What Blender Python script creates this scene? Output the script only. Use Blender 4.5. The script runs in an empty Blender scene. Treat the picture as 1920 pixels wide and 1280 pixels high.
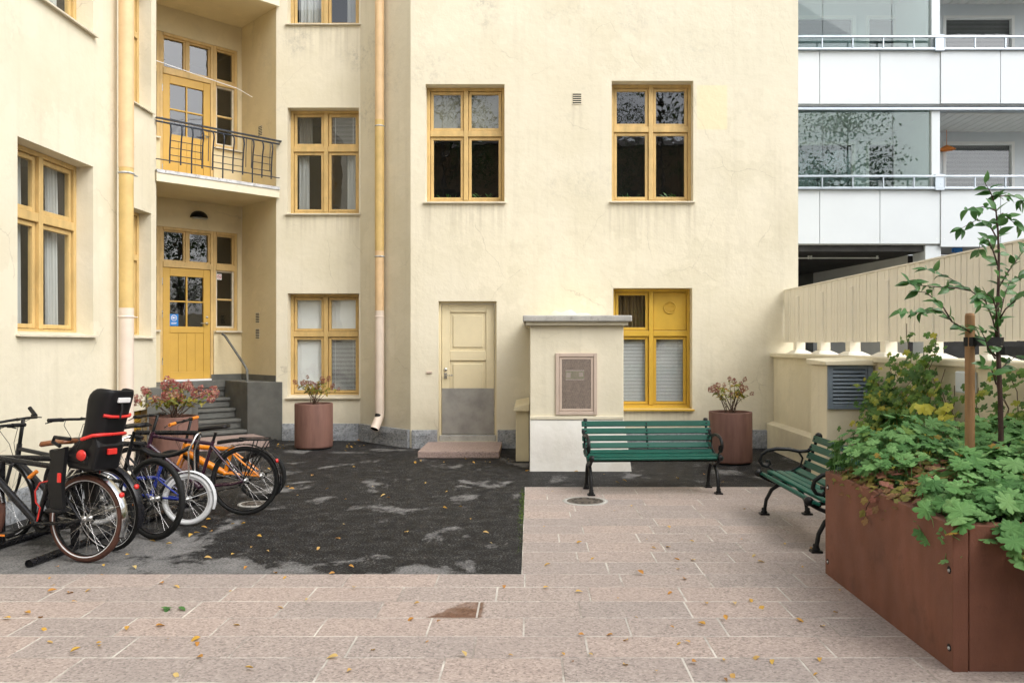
import bpy, math, random
from mathutils import Vector, Matrix, noise as mnoise
R = math.radians
rng = random.Random(11)
sc = bpy.context.scene
COL = sc.collection

# ------------------------------------------------------------------ camera, sky, sun, exposure
cd = bpy.data.cameras.new('camera'); cam = bpy.data.objects.new('camera', cd); COL.objects.link(cam)
cam.location = (0, 0, 1.62); cam.rotation_euler = (R(90), 0, 0)
cd.sensor_width = 36; cd.lens = 28.125; cd.shift_x = -0.0182; cd.shift_y = 0.0026
cd.clip_start = 0.05; cd.clip_end = 600
sc.camera = cam
SUN_AZ, SUN_EL = 130, 46           # degrees clockwise from +Y, and above the horizon
w = bpy.data.worlds.new('World'); sc.world = w; w.use_nodes = True
nt = w.node_tree; bg = nt.nodes['Background']
sky = nt.nodes.new('ShaderNodeTexSky'); sky.sky_type = 'NISHITA'; sky.sun_disc = False
sky.sun_elevation = R(SUN_EL); sky.sun_rotation = R(SUN_AZ)
sky.air_density = 1.0; sky.dust_density = 4.0; sky.ozone_density = 1.0
hs = nt.nodes.new('ShaderNodeHueSaturation'); hs.inputs['Saturation'].default_value = 0.25
nt.links.new(sky.outputs[0], hs.inputs['Color']); nt.links.new(hs.outputs[0], bg.inputs[0])
bg.inputs[1].default_value = 0.15
sd = bpy.data.lights.new('sun', 'SUN'); sun = bpy.data.objects.new('sun', sd); COL.objects.link(sun)
sd.energy = 0.5; sd.angle = R(70); sd.color = (1.0, 0.97, 0.92)
sv = Vector((math.sin(R(SUN_AZ)) * math.cos(R(SUN_EL)), math.cos(R(SUN_AZ)) * math.cos(R(SUN_EL)), math.sin(R(SUN_EL))))
sun.rotation_euler = (-sv).to_track_quat('-Z', 'Y').to_euler(); sun.location = sv * 40
sc.view_settings.view_transform = 'Standard'; sc.view_settings.look = 'None'
sc.view_settings.gamma = 1; sc.view_settings.use_curve_mapping = False
sc.view_settings.exposure = 1.02
sc.cycles.use_denoising = True
sc.cycles.max_bounces = 6; sc.cycles.diffuse_bounces = 4; sc.cycles.glossy_bounces = 3; sc.cycles.use_adaptive_sampling = True; sc.cycles.adaptive_threshold = .03; sc.cycles.adaptive_min_samples = 16; sc.cycles.transparent_max_bounces = 8
sc.cycles.sample_clamp_indirect = 6

# ------------------------------------------------------------------ materials
MATS = {}
def nodes_of(name):
    m = bpy.data.materials.new(name); m.use_nodes = True
    t = m.node_tree; b = t.nodes['Principled BSDF']
    MATS[name] = m
    return m, t, b
class NB:
    """small helper to wire shader nodes"""
    def __init__(s, t):
        s.t = t
        s.co = t.nodes.new('ShaderNodeTexCoord')
    def n(s, typ, **kw):
        nd = s.t.nodes.new(typ)
        for k, v in kw.items(): setattr(nd, k, v)
        return nd
    def link(s, a, b): s.t.links.new(a, b)
    def mapping(s, scale=(1, 1, 1), src='Object'):
        m = s.n('ShaderNodeMapping'); m.inputs['Scale'].default_value = scale
        s.link(s.co.outputs[src], m.inputs[0]); return m.outputs[0]
    def noise(s, scale, detail=4, rough=.55, vec=None, dist=0):
        nd = s.n('ShaderNodeTexNoise'); nd.inputs['Scale'].default_value = scale
        nd.inputs['Detail'].default_value = detail; nd.inputs['Roughness'].default_value = rough
        nd.inputs['Distortion'].default_value = dist
        s.link(vec if vec else s.co.outputs['Object'], nd.inputs['Vector']); return nd.outputs['Fac']
    def ramp(s, fac, stops):
        r = s.n('ShaderNodeValToRGB'); e = r.color_ramp.elements
        while len(e) < len(stops): e.new(.5)
        for i, (p, c) in enumerate(stops):
            e[i].position = p; e[i].color = (c, c, c, 1) if isinstance(c, (int, float)) else (*c, 1)
        s.link(fac, r.inputs[0]); return r.outputs[0]
    def mix(s, fac, a, b, mode='MIX'):
        m = s.n('ShaderNodeMix'); m.data_type = 'RGBA'; m.blend_type = mode
        for sock, v in ((m.inputs[0], fac), (m.inputs[6], a), (m.inputs[7], b)):
            if isinstance(v, (int, float)): sock.default_value = v
            elif isinstance(v, tuple): sock.default_value = (*v, 1)
            else: s.link(v, sock)
        return m.outputs[2]
    def math(s, op, a, b=None):
        m = s.n('ShaderNodeMath'); m.operation = op
        for i, v in enumerate((a, b)):
            if v is None: continue
            if isinstance(v, (int, float)): m.inputs[i].default_value = v
            else: s.link(v, m.inputs[i])
        return m.outputs[0]
    def sep(s, vec=None):
        x = s.n('ShaderNodeSeparateXYZ'); s.link(vec if vec else s.co.outputs['Object'], x.inputs[0]); return x.outputs
    def bump(s, h, strength, dist=.01):
        b = s.n('ShaderNodeBump'); b.inputs['Strength'].default_value = strength; b.inputs['Distance'].default_value = dist
        s.link(h, b.inputs['Height']); return b.outputs[0]
    def maprange(s, v, a, b, c=0, d=1):
        m = s.n('ShaderNodeMapRange'); m.interpolation_type = 'SMOOTHSTEP'
        for i, x in zip((1, 2, 3, 4), (a, b, c, d)): m.inputs[i].default_value = x
        s.link(v, m.inputs[0]); return m.outputs[0]
    def rectmask(s, x0, x1, z0, z1, soft=.01, ax=(0, 2)):
        o = s.sep()
        a = s.math('MULTIPLY', s.maprange(o[ax[0]], x0 - soft, x0 + soft), s.maprange(o[ax[0]], x1 + soft, x1 - soft))
        b = s.math('MULTIPLY', s.maprange(o[ax[1]], z0 - soft, z0 + soft), s.maprange(o[ax[1]], z1 + soft, z1 - soft))
        return s.math('MULTIPLY', a, b)

def pbr(name, c, rough=.55, var=.12, scale=6, bump=0, bscale=80, metallic=0, objvar=0, stretch=(1, 1, 1), spec=.5, dirt=None, coat=0):
    m, t, b = nodes_of(name); q = NB(t)
    v = q.mapping(stretch)
    f = q.noise(scale, 6, .6, v)
    dark = tuple(x * (1 - var) for x in c); light = tuple(min(1, x * (1 + var)) for x in c)
    col = q.ramp(f, [(.3, dark), (.7, light)])
    if dirt:
        g = q.ramp(q.noise(dirt[1], 8, .7), [(dirt[2], 0.0), (dirt[2] + .12, 1.0)])
        col = q.mix(q.math('MULTIPLY', g, dirt[3]), col, dirt[0])
    if objvar:
        oi = q.n('ShaderNodeObjectInfo')
        h = q.n('ShaderNodeHueSaturation'); q.link(col, h.inputs['Color'])
        q.link(q.maprange(oi.outputs['Random'], 0, 1, 1 - objvar, 1 + objvar), h.inputs['Value']); col = h.outputs[0]
    q.link(col, b.inputs['Base Color'])
    q.link(q.ramp(q.noise(scale * 2.3, 4, .6, v), [(.25, max(.03, rough - .1)), (.75, min(1, rough + .1))]), b.inputs['Roughness'])
    b.inputs['Metallic'].default_value = metallic
    b.inputs['Specular IOR Level'].default_value = spec
    if coat: b.inputs['Coat Weight'].default_value = coat; b.inputs['Coat Roughness'].default_value = .15
    if bump: q.link(q.bump(q.noise(bscale, 5, .6, v), bump), b.inputs['Normal'])
    return m

def plaster(name, c, patches=(), stain=1.0, drips=()):
    m, t, b = nodes_of(name); q = NB(t)
    z = q.sep()[2]
    nz = q.n('ShaderNodeTexNoise'); nz.inputs['Scale'].default_value = 1.1; nz.inputs['Detail'].default_value = 5; nz.inputs['Roughness'].default_value = .6
    q.link(q.co.outputs['Object'], nz.inputs['Vector'])
    ch = q.n('ShaderNodeSeparateColor'); q.link(nz.outputs['Color'], ch.inputs[0])
    col = q.mix(q.ramp(ch.outputs[0], [(.36, 0.), (.66, 1.)]), c, (c[0] * .925, c[1] * .92, c[2] * .885))
    # paler repainted fields with hard-ish edges
    fld = q.ramp(ch.outputs[1], [(.55, 0.), (.558, 1.)])
    col = q.mix(q.math('MULTIPLY', fld, .45), col, (c[0] * 1.05, c[1] * 1.045, c[2] * 1.04))
    # vertical rain streaks
    st = q.ramp(q.noise(3.2, 3, .6, q.mapping((2.2, 2.2, .12))), [(.53, 0.), (.76, 1.)])
    col = q.mix(q.math('MULTIPLY', st, .22 * stain), col, (.50, .45, .34))
    # grey soot blotches, more of them higher up
    fine = q.noise(11, 6, .8)
    so = q.math('MULTIPLY', q.ramp(ch.outputs[2], [(.54, 0.), (.68, 1.)]), q.ramp(fine, [(.47, 0.), (.62, 1.)]))
    col = q.mix(q.math('MULTIPLY', q.math('MULTIPLY', so, q.maprange(z, 2.5, 7.0, .18, .85)), .58 * stain), col, (.34, .325, .275))
    # splash dirt close to the ground
    low = q.math('MULTIPLY', q.maprange(z, .75, .2), q.ramp(ch.outputs[1], [(.35, 0.), (.65, 1.)]))
    col = q.mix(q.math('MULTIPLY', low, .5), col, (.34, .29, .21))
    for (x0, x1, z0, z1, cc, a) in patches:
        col = q.mix(q.math('MULTIPLY', q.rectmask(x0, x1, z0, z1), a), col, cc)
    if drips:
        dn = q.ramp(q.noise(16, 3, .6, q.mapping((1, 1, .03))), [(.42, 0.), (.68, 1.)])
        for (x0, x1, zt, ln) in drips:
            k = q.math('MULTIPLY', q.rectmask(x0, x1, zt - ln, zt - .02, .03), q.maprange(z, zt - ln, zt, .0, 1.0))
            col = q.mix(q.math('MULTIPLY', q.math('MULTIPLY', k, dn), .42), col, (.40, .35, .26))
    # hairline cracks, only here and there
    vor = q.n('ShaderNodeTexVoronoi'); vor.feature = 'DISTANCE_TO_EDGE'; vor.inputs['Scale'].default_value = .62
    wv = q.n('ShaderNodeMixRGB'); wv.blend_type = 'ADD'; wv.inputs[0].default_value = .5
    q.link(q.co.outputs['Object'], wv.inputs[1]); q.link(nz.outputs['Color'], wv.inputs[2]); q.link(wv.outputs[0], vor.inputs['Vector'])
    cr = q.ramp(vor.outputs['Distance'], [(.0, 1.), (.003, 0.)])
    cr = q.math('MULTIPLY', cr, q.ramp(ch.outputs[0], [(.52, 0.), (.6, 1.)]))
    col = q.mix(q.math('MULTIPLY', cr, .4), col, (.34, .30, .23))
    q.link(col, b.inputs['Base Color'])
    b.inputs['Roughness'].default_value = .9; b.inputs['Specular IOR Level'].default_value = .15
    h = q.math('ADD', q.math('MULTIPLY', q.noise(7, 2, .6), 1.5), q.math('MULTIPLY', q.noise(60, 2, .65), .35))
    q.link(q.bump(h, .32, .012), b.inputs['Normal'])
    return m

CREAM = (.755, .70, .555)
plaster('plaster', CREAM, [(2.60, 3.07, 4.97, 5.66, (.82, .71, .47), .8), (-2., 1.20, 4.945, 6.3, (.74, .68, .53), .35),
                           (1.9, 4.2, 5.66, 9., (.72, .68, .54), .35)],
        drips=[(-1.68, -.37, 3.84, .8), (1.22, 2.58, 3.84, .9), (-4.15, -2.88, 3.82, .6), (-4.15, -2.88, 7.0, .9), (.64, .82, 5.38, .6), (1.25, 2.6, .6, .3)])
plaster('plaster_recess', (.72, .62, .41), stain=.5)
plaster('plaster_wall', (.80, .73, .55), stain=.7)
plaster('plaster_white', (.90, .89, .85), stain=.2)
pbr('wood_ochre', (.60, .415, .165), .5, .16, 9, .12, 60, stretch=(1, 1, .35), dirt=((.30, .22, .12), 14, .60, .55))
pbr('wood_yellow', (.60, .375, .045), .42, .08, 5, .06, 60)
pbr('door_yellow', (.58, .355, .065), .42, .05, 4, .05, 60)
pbr('door_cream', (.71, .62, .41), .45, .05, 4, .05, 60)
pbr('sill_metal', (.66, .60, .47), .5, .15, 6, .08, 40, dirt=((.32, .22, .12), 18, .62, .6))
pbr('steel_plate', (.36, .35, .325), .5, .22, 4, .05, 30, .4, dirt=((.24, .20, .15), 4, .57, .5))
pbr('steel', (.55, .55, .54), .3, .1, 10, 0, 10, .95)
pbr('chrome', (.72, .72, .72), .16, .05, 10, 0, 10, 1)
pbr('zinc', (.52, .53, .54), .55, .3, 12, .1, 40, .3, dirt=((.16, .15, .13), 16, .52, .7))
pbr('rail_iron', (.030, .037, .052), .5, .35, 25, .1, 60, .1, dirt=((.22, .21, .20), 30, .62, .5), spec=.3)
pbr('pipe_peach', (.70, .49, .27), .5, .1, 5, .08, 8)
pbr('pipe_yellow', (.62, .44, .17), .5, .12, 5, .08, 8, dirt=((.42, .33, .18), 9, .58, .4))
pbr('pipe_pink', (.71, .60, .50), .5, .06, 5, .05, 8)
pbr('iron_black', (.006, .0065, .007), .42, .3, 20, .15, 70, spec=.3)
pbr('bench_green', (.006, .082, .056), .45, .22, 7, .12, 40, stretch=(.15, 1, 1), objvar=.12, spec=.28)
pbr('concrete_grey', (.115, .116, .105), .75, .2, 5, .15, 60, dirt=((.15, .14, .12), 7, .56, .5))
pbr('concrete_cap', (.42, .41, .38), .8, .25, 6, .2, 50, dirt=((.16, .15, .13), 12, .52, .6))
pbr('corten', (.195, .082, .052), .66, .2, 3.0, .22, 120, stretch=(1, 1, .6), dirt=((.085, .038, .026), 4, .56, .4), spec=.3)
pbr('pot_brown', (.17, .088, .068), .68, .2, 6, .12, 90, stretch=(2, 2, .3), dirt=((.11, .055, .043), 5, .57, .4), spec=.3)
pbr('soil', (.022, .015, .010), .95, .5, 30, .8, 60)
pbr('wood_stake', (.30, .165, .07), .7, .3, 9, .3, 40, stretch=(3, 3, .2))
pbr('bark', (.055, .026, .021), .7, .4, 30, .4, 60, stretch=(1, 1, .4))
pbr('bark_grey', (.10, .085, .07), .8, .4, 20, .4, 40)
pbr('twig', (.10, .055, .035), .7, .3, 30)
pbr('strap_black', (.008, .008, .009), .6, .2, 20)
pbr('white_panel', (.62, .665, .69), .4, .025, 1.2, 0)
pbr('white_frame', (.74, .75, .73), .45, .04, 3)
pbr('white_ceiling', (.62, .63, .61), .6, .05, 3)
pbr('alu', (.42, .47, .52), .35, .08, 6, 0, 10, .7)
pbr('grey_blue', (.19, .235, .28), .42, .08, 5)
pbr('fence_beige', (.90, .85, .72), .45, .05, 2.5, objvar=.02)
pbr('dark_void', (.012, .012, .012), .9, .2, 3)
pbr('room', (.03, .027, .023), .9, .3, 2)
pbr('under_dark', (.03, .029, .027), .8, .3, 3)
pbr('curtain', (.50, .51, .50), .9, .15, 3, stretch=(6, 6, .3))
pbr('curtain_dark', (.20, .185, .16), .9, .3, 3, stretch=(6, 6, .3))
pbr('blind', (.86, .88, .89), .5, .04, 3)
pbr('ochre_reflection', (.16, .11, .045), .9, .3, 3, stretch=(6, 6, .3))  # colour standing in for a yellowish-brown reflection in the yellow window
pbr('roller_olive', (.20, .20, .155), .8, .12, 4)
pbr('blind_green', (.22, .30, .27), .5, .08, 3)
pbr('grille_pink', (.56, .45, .37), .5, .06, 4)
pbr('mesh_brown', (.36, .29, .24), .5, .2, 30)
pbr('rubber', (.012, .012, .012), .7, .3, 40, .2, 200, spec=.25)
pbr('rubber_brown', (.085, .032, .02), .7, .25, 20, .2, 150)
pbr('rubber_white', (.62, .63, .64), .6, .12, 10)
pbr('rim_black', (.014, .014, .015), .35, .2, 10, spec=.25)
pbr('paint_black', (.010, .010, .012), .28, .2, 10, coat=.1, spec=.25)
pbr('paint_purple', (.030, .007, .020), .3, .2, 10, coat=.4)
pbr('paint_blue', (.006, .022, .21), .28, .2, 10, coat=.4)
pbr('paint_orange', (.70, .215, .006), .3, .1, 10, coat=.4)
pbr('paint_graphite', (.022, .022, .024), .35, .2, 10, coat=.05, spec=.25)
pbr('plastic_black', (.009, .009, .010), .42, .2, 10, .05, 120, spec=.25)
pbr('plastic_red', (.62, .028, .022), .35, .1, 10)
pbr('plastic_orange', (.72, .22, .02), .4, .1, 10)
pbr('leather_brown', (.22, .075, .025), .45, .2, 20, .1, 80)
pbr('sticker_blue', (.01, .19, .58), .4, .03, 4)
pbr('sticker_white', (.80, .80, .80), .4, .02, 4)
pbr('sticker_green', (.10, .26, .09), .5, .05, 4)
pbr('sign_grey', (.5, .5, .46), .5, .1, 4)
pbr('brick_rear', (.27, .18, .10), .85, .2, 2, .3, 20)
pbr('roof_dark', (.05, .035, .03), .8, .3, 3)
pbr('cast_iron', (.085, .07, .055), .6, .4, 20, .3, 60)

def granite(name, base, joints=False, sp=150, objvar=.09, stain=False):
    m, t, b = nodes_of(name); q = NB(t)
    vec = q.co.outputs['Object']
    geo = q.n('ShaderNodeNewGeometry'); vec = geo.outputs['Position']
    v1 = q.n('ShaderNodeTexVoronoi'); v1.inputs['Scale'].default_value = sp; q.link(vec, v1.inputs['Vector'])
    wn = q.n('ShaderNodeSeparateColor'); q.link(v1.outputs['Color'], wn.inputs[0])
    col = q.ramp(wn.outputs[0], [(.0, tuple(x * .22 for x in base)), (.14, tuple(x * .34 for x in base)), (.22, tuple(x * .85 for x in base)), (.6, base), (.8, tuple(min(1, x * 1.25) for x in base)), (1, tuple(min(1, x * 1.5 + .02) for x in base))])
    big = q.noise(1.1, 5, .6, vec)
    col = q.mix(q.ramp(big, [(.35, 0.), (.7, .5)]), col, (base[0] * .80, base[1] * .80, base[2] * .84), 'MIX')
    col = q.mix(.5, col, q.ramp(q.noise(sp * .45, 5, .7, vec), [(.3, tuple(x * .62 for x in base)), (.7, tuple(x * 1.25 for x in base))]))
    if objvar:
        oi = q.n('ShaderNodeObjectInfo'); h = q.n('ShaderNodeHueSaturation'); q.link(col, h.inputs['Color'])
        q.link(q.maprange(oi.outputs['Random'], 0, 1, 1 - objvar, 1 + objvar), h.inputs['Value'])
        q.link(q.maprange(oi.outputs['Random'], 0, 1, .88, 1.12), h.inputs['Saturation']); col = h.outputs[0]
    if stain:   # rusty wet mark in the shape of a cut-off wedge
        o = q.sep(vec)
        wob = q.math('MULTIPLY', q.math('SUBTRACT', q.noise(22, 4, .6, vec), .5), .07)
        left = q.math('ADD', q.math('MULTIPLY', q.math('SUBTRACT', o[1], 4.71), .75), -.63)
        mx = q.math('MULTIPLY', q.maprange(q.math('ADD', q.math('SUBTRACT', o[0], left), wob), -.012, .012), q.maprange(q.math('ADD', o[0], q.math('MULTIPLY', wob, .3)), -.28, -.30))
        my = q.math('MULTIPLY', q.maprange(o[1], 4.705, 4.715), q.maprange(o[1], 5.02, 5.00))
        col = q.mix(q.math('MULTIPLY', q.math('MULTIPLY', mx, my), q.maprange(q.noise(9, 4, .6, vec), .25, .6, .55, 1.0)), col, (.36, .22, .14), 'MULTIPLY')
    q.link(col, b.inputs['Base Color'])
    b.inputs['Roughness'].default_value = .62; b.inputs['Specular IOR Level'].default_value = .35
    q.link(q.bump(q.noise(sp, 4, .6, vec), .15, .004), b.inputs['Normal'])
    return m
granite('granite_pink', (.375, .31, .275), sp=95, objvar=.08, stain=True)
granite('granite_step', (.38, .285, .25), sp=85, objvar=0)
granite('granite_grey', (.30, .315, .33), sp=48, objvar=.05)
pbr('mortar', (.50, .47, .42), .9, .3, 3, .2, 60, dirt=((.24, .20, .17), 1.6, .47, .85))

def asphalt():
    m, t, b = nodes_of('asphalt'); q = NB(t)
    o = q.sep()
    n1 = q.noise(1.7, 9, .66, q.mapping((1.15, .85, 1)), .3)
    bias = q.math('MULTIPLY', q.maprange(o[1], 6.25, 5.65), .11)
    bias = q.math('ADD', bias, q.math('MULTIPLY', q.math('MULTIPLY', q.maprange(o[0], -2.1, -3.2), q.maprange(o[1], 7.2, 6.2)), .20))
    bias = q.math('SUBTRACT', bias, q.math('MULTIPLY', q.math('MULTIPLY', q.maprange(o[0], -2.4, -1.6), q.math('MULTIPLY', q.maprange(o[1], 5.75, 6.1), q.maprange(o[1], 7.3, 6.8))), .03))
    mask = q.ramp(q.math('ADD', n1, bias), [(.565, 0.), (.59, .45), (.64, 1.)])
    fine = q.math('ADD', q.math('MULTIPLY', q.noise(60, 4, .8), .75), q.math('MULTIPLY', q.noise(7, 5, .7), .25))
    dry = q.ramp(fine, [(.40, (.075, .074, .073)), (.60, (.23, .225, .22))])
    wet = q.ramp(fine, [(.41, (.003, .003, .0034)), (.50, (.011, .011, .0115)), (.55, (.034, .034, .034)), (.61, (.12, .118, .114))])
    col = q.mix(mask, wet, dry)
    q.link(col, b.inputs['Base Color'])
    q.link(q.ramp(mask, [(0, .66), (1, .9)]), b.inputs['Roughness'])
    b.inputs['Specular IOR Level'].default_value = .16
    hh = q.math('ADD', q.math('MULTIPLY', q.noise(120, 4, .7), .5), q.math('MULTIPLY', q.noise(2.2, 4, .5), 1.2))
    q.link(q.bump(hh, .4, .008), b.inputs['Normal'])
asphalt()

def glass(name, tint=(.86, .9, .88), boost=1.6, wavy=.0):
    m = bpy.data.materials.new(name); m.use_nodes = True; MATS[name] = m
    t = m.node_tree; t.nodes.remove(t.nodes['Principled BSDF']); q = NB(t)
    tr = q.n('ShaderNodeBsdfTransparent'); tr.inputs[0].default_value = (*tint, 1)
    gl = q.n('ShaderNodeBsdfGlossy'); gl.inputs['Roughness'].default_value = .0
    gl.inputs['Color'].default_value = (.95, .97, 1, 1)
    fr = q.n('ShaderNodeLayerWeight'); fr.inputs[0].default_value = .5
    if wavy:
        nb = q.bump(q.noise(3.5, 2, .5), wavy, .02); q.link(nb, gl.inputs['Normal'])
    f = q.math('MINIMUM', q.math('ADD', .042 * boost, q.math('POWER', fr.outputs['Facing'], 5)), 1.0)
    mx = q.n('ShaderNodeMixShader'); q.link(f, mx.inputs[0]); q.link(tr.outputs[0], mx.inputs[1]); q.link(gl.outputs[0], mx.inputs[2])
    q.link(mx.outputs[0], t.nodes['Material Output'].inputs[0])
glass('pane', (.93, .95, .94), 2.4, .07)
glass('balcony_glass', (.80, .88, .86), 1.7)

def leafmat(name, stops, rough=.5, trans=.25, spec=.4):
    m, t, b = nodes_of(name); q = NB(t)
    oi = q.n('ShaderNodeObjectInfo'); ge = q.n('ShaderNodeNewGeometry')
    f = q.math('FRACT', q.math('ADD', oi.outputs['Random'], ge.outputs['Random Per Island']))
    col = q.ramp(f, stops)
    col = q.mix(q.ramp(q.noise(35, 3, .6), [(.4, 0.), (.8, .45)]), col, tuple(x * .6 for x in stops[0][1]))
    q.link(col, b.inputs['Base Color']); b.inputs['Roughness'].default_value = rough
    b.inputs['Specular IOR Level'].default_value = spec
    tl = q.n('ShaderNodeBsdfTranslucent'); q.link(col, tl.inputs[0])
    mx = q.n('ShaderNodeMixShader'); mx.inputs[0].default_value = trans
    q.link(b.outputs[0], mx.inputs[1]); q.link(tl.outputs[0], mx.inputs[2])
    q.link(mx.outputs[0], t.nodes['Material Output'].inputs[0])
leafmat('leaf_geranium', [(0, (.07, .185, .048)), (.4, (.125, .285, .08)), (.7, (.17, .345, .108)), (.93, (.22, .41, .14)), (.985, (.18, .28, .05)), (1, (.35, .20, .03))], .6, .2, .25)
leafmat('leaf_small', [(0, (.22, .20, .03)), (.35, (.16, .15, .03)), (.6, (.22, .09, .05)), (.8, (.30, .10, .08)), (1, (.30, .25, .05))], .6, .25)
leafmat('leaf_tree', [(0, (.045, .135, .03)), (.5, (.07, .195, .048)), (.8, (.10, .24, .066)), (1, (.13, .28, .085))], .35, .25, .5)
leafmat('leaf_vine', [(0, (.055, .13, .025)), (.45, (.11, .23, .035)), (.78, (.20, .32, .05)), (.93, (.38, .40, .05)), (1, (.48, .42, .05))], .5, .3)
leafmat('leaf_hydrangea', [(0, (.13, .17, .03)), (.5, (.28, .27, .04)), (.8, (.42, .33, .05)), (1, (.45, .22, .05))], .55, .3)
leafmat('petal_red', [(0, (.28, .05, .05)), (.35, (.40, .09, .09)), (.65, (.52, .22, .17)), (.85, (.50, .34, .20)), (1, (.60, .45, .33))], .6, .25)
leafmat('petal_rust', [(0, (.16, .04, .04)), (.45, (.30, .085, .065)), (.8, (.40, .20, .11)), (1, (.40, .33, .15))], .6, .25)
leafmat('leaf_fallen', [(0, (.58, .32, .04)), (.35, (.68, .44, .09)), (.6, (.50, .22, .04)), (.85, (.64, .48, .18)), (1, (.22, .09, .03))], .6, .2)
leafmat('leaf_rear', [(0, (.030, .075, .02)), (.5, (.05, .11, .03)), (1, (.11, .14, .03))], .6, .3)
leafmat('moss_green', [(0, (.06, .11, .015)), (1, (.12, .17, .03))], .9, .2)

# ------------------------------------------------------------------ mesh helpers
class MB:
    def __init__(s): s.v = []; s.f = []; s.sm = []
    def add(s, vs, fs, M=None, smooth=False):
        k = len(s.v)
        for p in vs:
            p = Vector(p); s.v.append(tuple(M @ p) if M is not None else tuple(p))
        s.f.extend(tuple(i + k for i in f) for f in fs); s.sm.extend([smooth] * len(fs)); return s
    def box(s, x0, x1, y0, y1, z0, z1, M=None):
        vs = [(x0, y0, z0), (x1, y0, z0), (x1, y1, z0), (x0, y1, z0), (x0, y0, z1), (x1, y0, z1), (x1, y1, z1), (x0, y1, z1)]
        return s.add(vs, [(0, 3, 2, 1), (4, 5, 6, 7), (0, 1, 5, 4), (1, 2, 6, 5), (2, 3, 7, 6), (3, 0, 4, 7)], M)
    def prism(s, poly, z0, z1, M=None):
        n = len(poly)
        vs = [(x, y, z0) for x, y in poly] + [(x, y, z1) for x, y in poly]
        fs = [tuple(range(n - 1, -1, -1)), tuple(range(n, 2 * n))] + [(i, (i + 1) % n, n + (i + 1) % n, n + i) for i in range(n)]
        return s.add(vs, fs, M)
    def tube(s, pts, r, n=8, M=None, closed=False, caps=True, flat=1.0):
        pts = [Vector(p) for p in pts]; m = len(pts)
        rs = r if isinstance(r, (list, tuple)) else [r] * m
        vs = []; up = None
        for i, p in enumerate(pts):
            if closed: d = pts[(i + 1) % m] - pts[i - 1]
            else: d = pts[min(i + 1, m - 1)] - pts[max(i - 1, 0)]
            d = d.normalized() if d.length > 1e-9 else Vector((0, 0, 1))
            if up is None:
                up = Vector((0, 1, 0)) if abs(d.y) < .9 else Vector((1, 0, 0))
            a = (up - d * up.dot(d))
            if a.length < 1e-6: a = d.orthogonal()
            a.normalize(); up = a; b = d.cross(a)
            for k in range(n):
                t = 2 * math.pi * k / n
                vs.append(p + a * (math.cos(t) * rs[i] * flat) + b * (math.sin(t) * rs[i]))
        fs = []
        for i in range(m if closed else m - 1):
            j = (i + 1) % m
            for k in range(n):
                l = (k + 1) % n
                fs.append((i * n + k, i * n + l, j * n + l, j * n + k))
        s.add(vs, fs, M, True)
        if caps and not closed:
            s.add(vs[:n], [tuple(range(n - 1, -1, -1))], M); s.add(vs[-n:], [tuple(range(n))], M)
        return s
    def lathe(s, prof, n=24, M=None, smooth=True, cap=False):
        vs = []; m = len(prof)
        for r, z in prof:
            for k in range(n):
                t = 2 * math.pi * k / n; vs.append((r * math.cos(t), r * math.sin(t), z))
        fs = [(i * n + k, i * n + (k + 1) % n, (i + 1) * n + (k + 1) % n, (i + 1) * n + k) for i in range(m - 1) for k in range(n)]
        s.add(vs, fs, M, smooth)
        if cap: s.add(vs[-n:], [tuple(range(n))], M)
        return s
    def mesh(s, name, mat):
        me = bpy.data.meshes.new(name); me.from_pydata(s.v, [], s.f)
        me.polygons.foreach_set('use_smooth', s.sm)
        me.materials.append(MATS[mat]); me.update(); return me
    def build(s, name, mat, parent=None, bevel=0, seg=2):
        o = bpy.data.objects.new(name, s.mesh(name, mat)); COL.objects.link(o)
        if parent is not None: o.parent = parent
        if bevel:
            b = o.modifiers.new('bevel', 'BEVEL'); b.width = bevel; b.segments = seg; b.limit_method = 'ANGLE'; b.angle_limit = R(40)
        return o
def inst(name, me, parent, M):
    o = bpy.data.objects.new(name, me); COL.objects.link(o)
    if parent is not None: o.parent = parent
    o.matrix_basis = M; return o
def thing(name, label, cat, loc=(0, 0, 0), rot=(0, 0, 0), group=None):
    o = bpy.data.objects.new(name, None); COL.objects.link(o)
    o.location = loc; o.rotation_euler = rot; o.empty_display_size = .1
    o['label'] = label; o['category'] = cat
    if group: o['group'] = group
    return o
def tag(o, label, cat, group=None):
    o['label'] = label; o['category'] = cat
    if group: o['group'] = group
    return o
def struct(o, label=None):
    o['kind'] = 'structure'
    if label: o['label'] = label
    return o
def frame(ox, oy, dx, dy):
    """wall frame: local x runs along the wall, local y into it, z up"""
    l = math.hypot(dx, dy); dx /= l; dy /= l
    return Matrix(((dx, -dy, 0, ox), (dy, dx, 0, oy), (0, 0, 1, 0), (0, 0, 0, 1)))
def T(x, y, z): return Matrix.Translation((x, y, z))
def RX(a): return Matrix.Rotation(a, 4, 'X')
def RY(a): return Matrix.Rotation(a, 4, 'Y')
def RZ(a): return Matrix.Rotation(a, 4, 'Z')
def SC(s): return Matrix.Diagonal((s, s, s, 1))
def gp(px, py, z=0.0):
    """ground point that the photograph shows at pixel (px, py)"""
    Y = 1500 * (1.62 - z) / (py - 645); return ((px - 995) * Y / 1500, Y)
def at(px, py, Y): return Vector(((px - 995) * Y / 1500, Y, 1.62 - (py - 645) * Y / 1500))

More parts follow.
